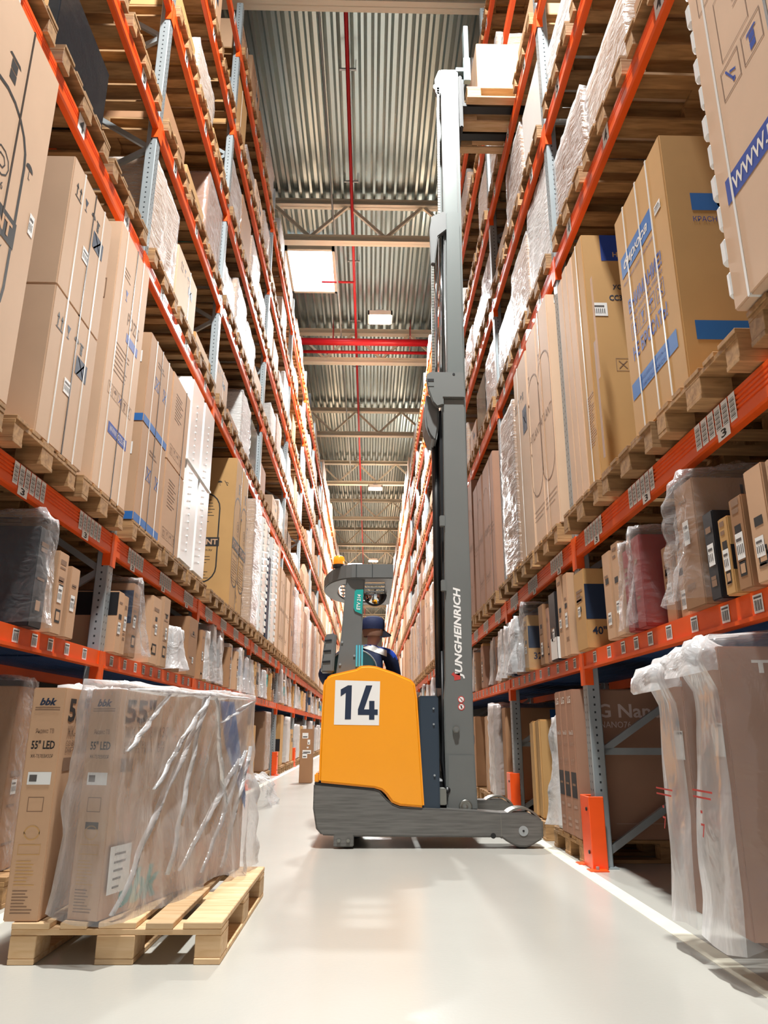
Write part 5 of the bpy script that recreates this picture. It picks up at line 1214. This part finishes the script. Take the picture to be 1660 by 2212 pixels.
def hand(w, d, side, curl):
    wi = w; d = d.normalized(); up = Vector((0, 0, 1)); lat = d.cross(up).normalized()
    p0 = Vector(nodes[wi][0]); palm = nd(p0 + d * .055, (.018, .034), wi)
    for q, ln in ((-.027, .062), (-.009, .074), (.009, .070), (.027, .055)):
        a = nd(p0 + d * .088 + lat * q, .0095, palm); b_ = nd(p0 + d * (.088 + ln * .55) + lat * q * 1.1 - up * curl * .4, .0085, a); nd(p0 + d * (.088 + ln * .85) + lat * q * 1.1 - up * curl, .0075, b_)
    a = nd(p0 + d * .035 + lat * .034 * side, .010, palm); nd(p0 + d * .07 + lat * .052 * side - up * curl * .5, .0085, a)
for s, sh, el, wr, hd in ((1, (.19, 6.77, 1.52), (.25, 6.86, 1.28), (.25, 7.01, 1.20), (-.02, .09, -.015)), (-1, (-.19, 6.77, 1.53), (-.43, 6.80, 1.34), (-.27, 6.99, 1.17), (.05, .09, -.01))):
    cl = nd(W(.01 + s * .09, 6.775, 1.53), .052, sp2); a = nd(W(*sh), .046, cl); b_ = nd(W(*el), .038, a); c_ = nd(W(*wr), .026, b_); hand(c_, Vector(hd), -s, .03)
for s in (-1, 1):
    hp = nd(W(s * .10, 6.83, .985), .075, pel); kn = nd(W(s * .13, 7.02, .97), .060, hp); an = nd(W(s * .13, 7.05, .56), .042, kn); nd(W(s * .13, 7.10, .50), .036, an)
obj('body', skinned('body', nodes, edges), person).data.materials.append(M['skin'])
# clothes grown on the same joints, a little wider
def cloth(name, nodes_, edges_, mats, split=None):
    me = skinned(name, nodes_, edges_, 2)
    for m in mats: me.materials.append(m)
    if split:
        for p in me.polygons: p.material_index = split(p.center)
    return obj(name, me, person)
J = [(W(.0, 6.78, 1.00), .140), (W(.0, 6.77, 1.20), .150), (W(.01, 6.76, 1.42), .158), (W(.02, 6.775, 1.55), .088), (W(.025, 6.785, 1.60), .072),
     (W(.10, 6.775, 1.535), .098), (W(.19, 6.77, 1.515), .084), (W(.25, 6.86, 1.28), .060), (W(.25, 6.985, 1.20), .040),
     (W(-.09, 6.775, 1.535), .098), (W(-.19, 6.77, 1.525), .084), (W(-.43, 6.80, 1.34), .062), (W(-.30, 6.965, 1.18), .042)]
JE = [(0, 1), (1, 2), (2, 3), (3, 4), (2, 5), (5, 6), (6, 7), (7, 8), (2, 9), (9, 10), (10, 11), (11, 12)]
def jsplit(c):
    return 1 if c.z + PB.z - 1.57 + .37 * c.x > 0 and abs(c.x) < .26 else 0
jk = cloth('jacket', [(tuple(p), r) for p, r in J], JE, [M['jacket'], M['jacketblue']], jsplit)
from mathutils.bvhtree import BVHTree
bt = BVHTree.FromPolygons([v.co.copy() for v in jk.data.vertices], [tuple(p.vertices) for p in jk.data.polygons])
b = MB(); gv = []; nu, nv = 22, 4; okb = True
for i in range(nu + 1):
    for j in range(nv + 1):
        x = -.17 + .31 * i / nu; z = 1.572 - .37 * x - .03 + .058 * j / nv - PB.z
        hit = bt.ray_cast(Vector((x, -1.0, z)), Vector((0, 1, 0)))
        gv.append((hit[0] + Vector((0, -.004, 0))) if hit[0] is not None else None)
fs = [(i * (nv + 1) + j, (i + 1) * (nv + 1) + j, (i + 1) * (nv + 1) + j + 1, i * (nv + 1) + j + 1) for i in range(nu) for j in range(nv)]
fs = [f for f in fs if all(gv[k] is not None for k in f)]
b.add([v if v is not None else Vector((0, 0, 0)) for v in gv], fs); part('reflective_band', b, M['reflect'], jk, smooth=True)
T_ = [(W(0, 6.80, .995), .135)]; TE = []
for s in (-1, 1):
    k = len(T_); T_ += [(W(s * .10, 6.84, .99), .098), (W(s * .13, 7.02, .975), .076), (W(s * .13, 7.05, .60), .060)]; TE += [(0, k), (k, k + 1), (k + 1, k + 2)]
cloth('trousers', [(tuple(p), r) for p, r in T_], TE, [M['jacket']])
for s in (-1, 1): part('shoe', MB().box(s * .13 - .045, 7.0 - PB.y, .456 - PB.z, s * .13 + .045, 7.2 - PB.y, .54 - PB.z), M['black'], person, .025, True)
b = MB(); n = 24
prof_ = [(.103, -.005), (.108, .03), (.106, .062), (.094, .095), (.066, .116), (.03, .123), (.001, .124)]
vs = [HC + (fdir * (r_ * math.cos(2 * PI * i / n)) * 1.06 + rdir * (r_ * math.sin(2 * PI * i / n))) + Vector((0, 0, z + .012 - .0 * r_)) for r_, z in prof_ for i in range(n)]
fs = [(k * n + i, k * n + (i + 1) % n, (k + 1) * n + (i + 1) % n, (k + 1) * n + i) for k in range(len(prof_) - 1) for i in range(n)]
b.add(vs, fs); cap = part('cap', b, M['capnavy'], person, smooth=True)
b = MB(); k = 12; top_ = []; 
for zz in (.012, .004):
    for r_ in (.10, .185):
        for i in range(k + 1):
            a = math.radians(-62 + 124 * i / k); rr = r_ if r_ < .15 else .10 + .085 * math.cos(a * .8)
            top_.append(HC + fdir * rr * math.cos(a) * 1.05 + rdir * rr * math.sin(a) + Vector((0, 0, zz - (.045 if r_ > .15 else 0))))
fs = [(q * 2 * (k + 1) + i, q * 2 * (k + 1) + i + 1, q * 2 * (k + 1) + k + 2 + i, q * 2 * (k + 1) + k + 1 + i) for q in (0, 1) for i in range(k)]
e = 2 * (k + 1); fs += [(k + 1 + i, k + 2 + i, e + k + 2 + i, e + k + 1 + i) for i in range(k)]
b.add(top_, fs); part('cap_brim', b, M['capnavy'], cap, smooth=True)
b = MB(); prof_ = [(.089, -.055), (.0955, -.03), (.099, 0.0), (.100, .02)]; rng = [i for i in range(n + 1)]
vs = [HC + fdir * r_ * math.cos(math.radians(75 + 210 * i / n)) * .98 + rdir * r_ * math.sin(math.radians(75 + 210 * i / n)) + Vector((0, 0, z)) for r_, z in prof_ for i in range(n + 1)]
fs = [(q * (n + 1) + i, q * (n + 1) + i + 1, (q + 1) * (n + 1) + i + 1, (q + 1) * (n + 1) + i) for q in range(3) for i in range(n)]
b.add(vs, fs); part('hair', b, M['hairm'], person, smooth=True)
b = MB()
for s in (-1, 1): b.lathe([(0, -.010), (.010, -.008), (.013, 0), (.010, .008), (0, .010)], tuple(HC + fdir * .083 + rdir * s * .032 + Vector((0, 0, .004))), 'Z', 10)
part('eye', b, M['paper'], person, smooth=True)
b = MB().bar(HC + fdir * .090 - rdir * .022 + Vector((0, 0, -.066)), HC + fdir * .090 + rdir * .022 + Vector((0, 0, -.066)), .01, .008); part('mouth', b, M['redink'], person)

# ------------------------------------------------------------------ foreground, left: pallet in the aisle with filmed television boxes
pe = empty('pallet', (-0.555, 3.75, 0), 'fresh pale pallet in the aisle foreground, partly bare', 'pallet')
for nm, bs in pallet_mesh(21, None, True).items():
    for q in bs:
        x0, y0, z0, x1, y1, z1 = q      # long side of the pallet runs away from the camera
        b = MB(); cx, cy2, cz = (y0 + y1) / 2 - .4, (x0 + x1) / 2 + .6, z0
        b.box(y0 - .4 - cx, x0 + .6 - cy2, 0, y1 - .4 - cx, x1 + .6 - cy2, z1 - z0)
        m_ = b.mesh(nm, M['woodnew'], 0.003)
        if nm in ('cross_board',): pass
        obj(nm, m_, pe, (cx, cy2, cz))
GT = 'television boxes on the foreground pallet'
def pr_bbk(b, A, N, mi, s):
    h = s[2]; k = mi('ink'); g = mi('inkgrey'); w2 = s[0] / 2
    put_text(b, 'bbk', N, 0, h * .935, .030, mi('inknavy'), w=.07, bold=.04, shear=.3); rect(b, N, -w2 * .75, h * .895, w2 * .75, h * .90, g); rect(b, N, -w2 * .75, h * .905, w2 * .75, h * .91, g)
    put_text(b, 'Яндекс ТВ', N, 0, h * .80, .022, mi('inkgrey'), w=.075, bold=.02); put_text(b, '55" LED', N, 0, h * .74, .034, k, w=.095, bold=.025); put_text(b, 'ЖК-ТЕЛЕВИЗОР', N, 0, h * .69, .014, k, w=.09)
    rect(b, N, -.045, h * .565, .048, h * .62, mi('paper')); rect(b, N, -.038, h * .578, -.008, h * .608, mi('barcode'), .0006)
    ring(b, N, [(-.03, h * .45), (.03, h * .45), (.03, h * .51), (-.03, h * .51)], .004, g); ring(b, N, stadium(0, h * .36, .06, .05), .005, mi('gold'))
    lines_of_print(b, N, -.045, h * .24, .085, 8, .012, .004, mi('gold'), 3); lines_of_print(b, N, -.045, h * .12, .085, 8, .011, .004, g, 4); ring(b, N, [(-.045, h * .27), (.04, h * .27), (.04, h * .31), (-.045, h * .31)], .004, mi('gold'))
    put_text(b, '55"', A, -s[1] / 2 + .16, h * .90, .10, k, w=.22, bold=.03); put_text(b, 'ЖК-ТЕЛЕВИЗОР', A, -s[1] / 2 + .24, h * .80, .045, g, w=.36)
    put_text(b, 'СО ВСТРОЕННЫМ', A, -s[1] / 2 + .21, h * .745, .022, g, w=.3); put_text(b, 'DVB-T2 ТЮНЕРОМ', A, -s[1] / 2 + .21, h * .715, .022, g, w=.3); rect(b, A, -s[1] / 2 + .05, h * .62, -s[1] / 2 + .13, h * .68, g)
def pr_bbk2(b, A, N, mi, s):
    pr_bbk(b, A, N, mi, s); h = s[2]; y0 = -s[1] / 2
    rect(b, N, -.03, h * .375, .03, h * .405, mi('ink'))
    put_text(b, 'bbk', A, y0 + .26, h * .10, .13, mi('teal'), w=.30, bold=.04, shear=.3)
    b.add([A @ Vector((p[0], p[1], .0004)) for p in ((y0 + .86, h * .98), (y0 + 1.02, h * .98), (y0 + 1.22, h * .42), (y0 + 1.22, h * .62 - .25), (y0 + .95, h * .72))], [(0, 1, 2, 3, 4)], mi('skyblue'))
    rect(b, A, y0 + .02, h * .10, y0 + .16, h * .30, mi('paper'), .012); lines_of_print(b, A @ Matrix.Translation((0, 0, .013)), y0 + .05, h * .26, .08, 5, .03, .008, mi('barcode'), 6)
o = carton('television_box', -1, -1.258, 3.155, 4.40, 0.146, .872, .135, 'kraft', 'upright television box nearest the left frame edge on foreground pallet', 'carton', GT, pr_bbk, bevel=.004)
sh_ = shell((.135, 1.245, .10), 3.3, .05, (9, 9, 6), .006, (0, .03), 30, True, .02, .10)
sh_.v = [(x, y + .12, z + .785) for x, y, z in sh_.v]
part('plastic_bag', shell((.13, 1.0, .04), 3.3, .03, (9, 9, 6), .004, (0, .01), 30, True, .01, .07), M['bag'], o, smooth=True).location = (0, .12, .835)
# second box, turned a little, under the film
rzb = math.radians(-17)
def turned(name, x, y, w_, d_, h, m, label, prints, rz):
    """box whose near narrow side is centred at (x, y)"""
    c = Vector((x, y)) + Vector((-math.sin(rz), math.cos(rz))) * d_ / 2
    o = carton(name, -1, c.x + w_ / 2, c.y - d_ / 2, c.y + d_ / 2, 0.146, h, w_, m, label, 'carton', GT, prints, bevel=.004); o.rotation_euler = (0, 0, rz); return o
o = turned('television_box', -1.098, 3.17, .14, 1.20, .868, 'kraft', 'television box draped in torn clear film on foreground pallet', pr_bbk2, rzb)
def drape(w_, d_, h, seed):
    s = shell((w_, d_, h), seed, .022, (7, 3, 1.6), .012, (-.03, .05), 40, True, .07, .05, None, 1.0)
    out = []
    for x, y, z in s.v:       # pull the folds slantwise towards the far top corner
        f = noise.noise(Vector((y * 2.2 + z * 3.2, z * 1.0 - y * 2.0, seed + 4))); g = abs(noise.noise(Vector(((y - .35 * z) * 13, (z + y) * .9, seed + 9))))
        k = .008 * f + .055 * g * g + .014 * g
        out.append((x + math.copysign(k, x) if abs(x) > w_ * .4 else x, y + (math.copysign(.03 * g, y) if abs(y) > d_ * .48 else 0), z))
    s.v = out; return s
part('plastic_film', drape(.16, 1.22, .872, 2.2), film('torn_film', 0.20, 0.85, bump=.55, bscale=5, stretch=(1, 1.2, .5), rough=.14), o, smooth=True)
fold = MB()
for (ya, za, yb, zb, wd, sd) in ((.06, .88, -.58, .02, .030, 1), (.44, .56, -.10, .10, .026, 2), (.05, .87, -.36, .46, .018, 3), (.12, .88, .30, .30, .012, 4), (.56, .62, .30, .05, .014, 5), (-.30, .86, -.58, .62, .020, 6), (.58, .86, .20, .74, .02, 7), (-.60, .865, .60, .872, .03, 8), (.02, .86, -.20, .10, .014, 9), (.50, .60, .10, .06, .010, 10)):
    n = 26; pv = []
    for i in range(n + 1):
        t = i / n; y = ya + (yb - ya) * t; z = za + (zb - za) * t; wv = wd * (.35 + abs(noise.noise(Vector((t * 2.5, sd * 3.1, 0)))) * .7) * math.sin(PI * min(1, .06 + t * .9))
        y += .008 * noise.noise(Vector((t * 2, sd, 4))); q = Vector((-(zb - za), yb - ya)).normalized() * wv
        xo = .088 + .03 * abs(noise.noise(Vector((t * 4, sd, 9)))) + .028
        pv += [(xo - .012, y - q.x, z - q.y), (xo + .010, y, z), (xo - .010, y + q.x, z + q.y)]
    fold.add(pv, [(i * 3 + a, i * 3 + a + 1, i * 3 + a + 4, i * 3 + a + 3) for i in range(n) for a in (0, 1)])
part('film_fold', fold, M['bag'], o, smooth=True)
turned('television_box', -1.175, 3.88, .10, .66, .885, 'brown', 'darker television box half hidden behind the filmed one on foreground pallet', pr_bbk, math.radians(-9))

# ------------------------------------------------------------------ foreground, right: tall bagged boxes on the floor bay
fpallet(1, 3.02, 'pallet under the big bagged television boxes at right edge', -.14)
def pr_t(b, A, N, mi, s):
    h = s[2]; put_text(b, 'TCL', N, -s[0] / 2 + .225, h * .925, .050, mi('inkwhite'), w=.20, bold=.04); lines_of_print(b, N, -s[0] / 2 + .2, h * .8, .5, 2, .03, .008, mi('inkpale'), 2)
    rect(b, A, -.045, h * .60, .05, h * .72, mi('paper')); rect(b, A, -.02, h * .705, .04, h * .715, mi('barcode'), .0006)
    b.add([A @ Vector((.005 + .022 * math.cos(2 * PI * i / 20), h * .755 + .022 * math.sin(2 * PI * i / 20), 0)) for i in range(20)], [tuple(range(20))], mi('inknavy'))
GBX = 'bagged television boxes at the right'
BAGM = film('bag_film', 0.50, 0.95, bump=.6, bscale=5, stretch=(1, 1, .35)); BAGC = film('bag_film_clear', 0.10, 0.7, bump=.5, bscale=4, rough=.08)
def bagged(y0, y1, h, label, seed, fr):
    o = carton('television_box', 1, fr, y0, y1, 0.147, h, 1.15, 'mauve', label, 'carton', GBX, pr_t, bevel=.005)
    s = shell((1.15, y1 - y0, h + .02), seed, .045, (5, 8, 1.3), .02, (-.10, .03), 26, True, .06, .06, None, 1.0)
    s.v = [(x - .06 * max(0, 1 - abs(z - h * .95) / .12) if x < -.5 else x, y, z if x < -.578 else max(z, .004)) for x, y, z in s.v]
    bg = part('plastic_bag', s, [BAGM, BAGC], o, smooth=True)
    nx_, ny_ = max(3, int(1.15 * 26)), max(3, int((y1 - y0) * 26)); n_ = 2 * (nx_ + ny_); kf = max(5, int((h + .02) * 26)) * n_
    for p_ in bg.data.polygons: p_.material_index = 0 if p_.index < kf and p_.index % n_ >= 2 * nx_ + ny_ else 1
    b = MB(); F_ = face((1.15 + .17, y1 - y0, h), '-X'); w2 = (y1 - y0) / 2
    rect(b, F_, -w2, h * .475, w2, h * .482); rect(b, F_, -w2, h * .452, w2 * .8, h * .459)
    put_text(b, '7', F_, -w2 * .3, h * .34, .05, 0, bold=.01); rect(b, F_, -w2 * .4, h * .40, -w2 * .2, h * .41)
    part('print', b, M['redink'], bg)
    tf = shell((.16, .18, .10), seed + 5, .05, (9, 9, 9), .0, (0, .03), 40, True, .03, .05, None, 1.0); tf.v = [(x - .60, y + (.05 if fr > 1.3 else 0), z + h - .10 - .25 * max(0, -x)) for x, y, z in tf.v]
    part('bag_mouth', tf, M['filmw'], bg, smooth=True)
    return o
bagged(2.83, 3.00, 1.02, 'large bagged brown television box at the right frame edge, nearer', 1.9, 1.345)
bagged(3.20, 3.38, 0.98, 'large bagged brown television box just behind the nearer bagged one', 3.6, 1.345)
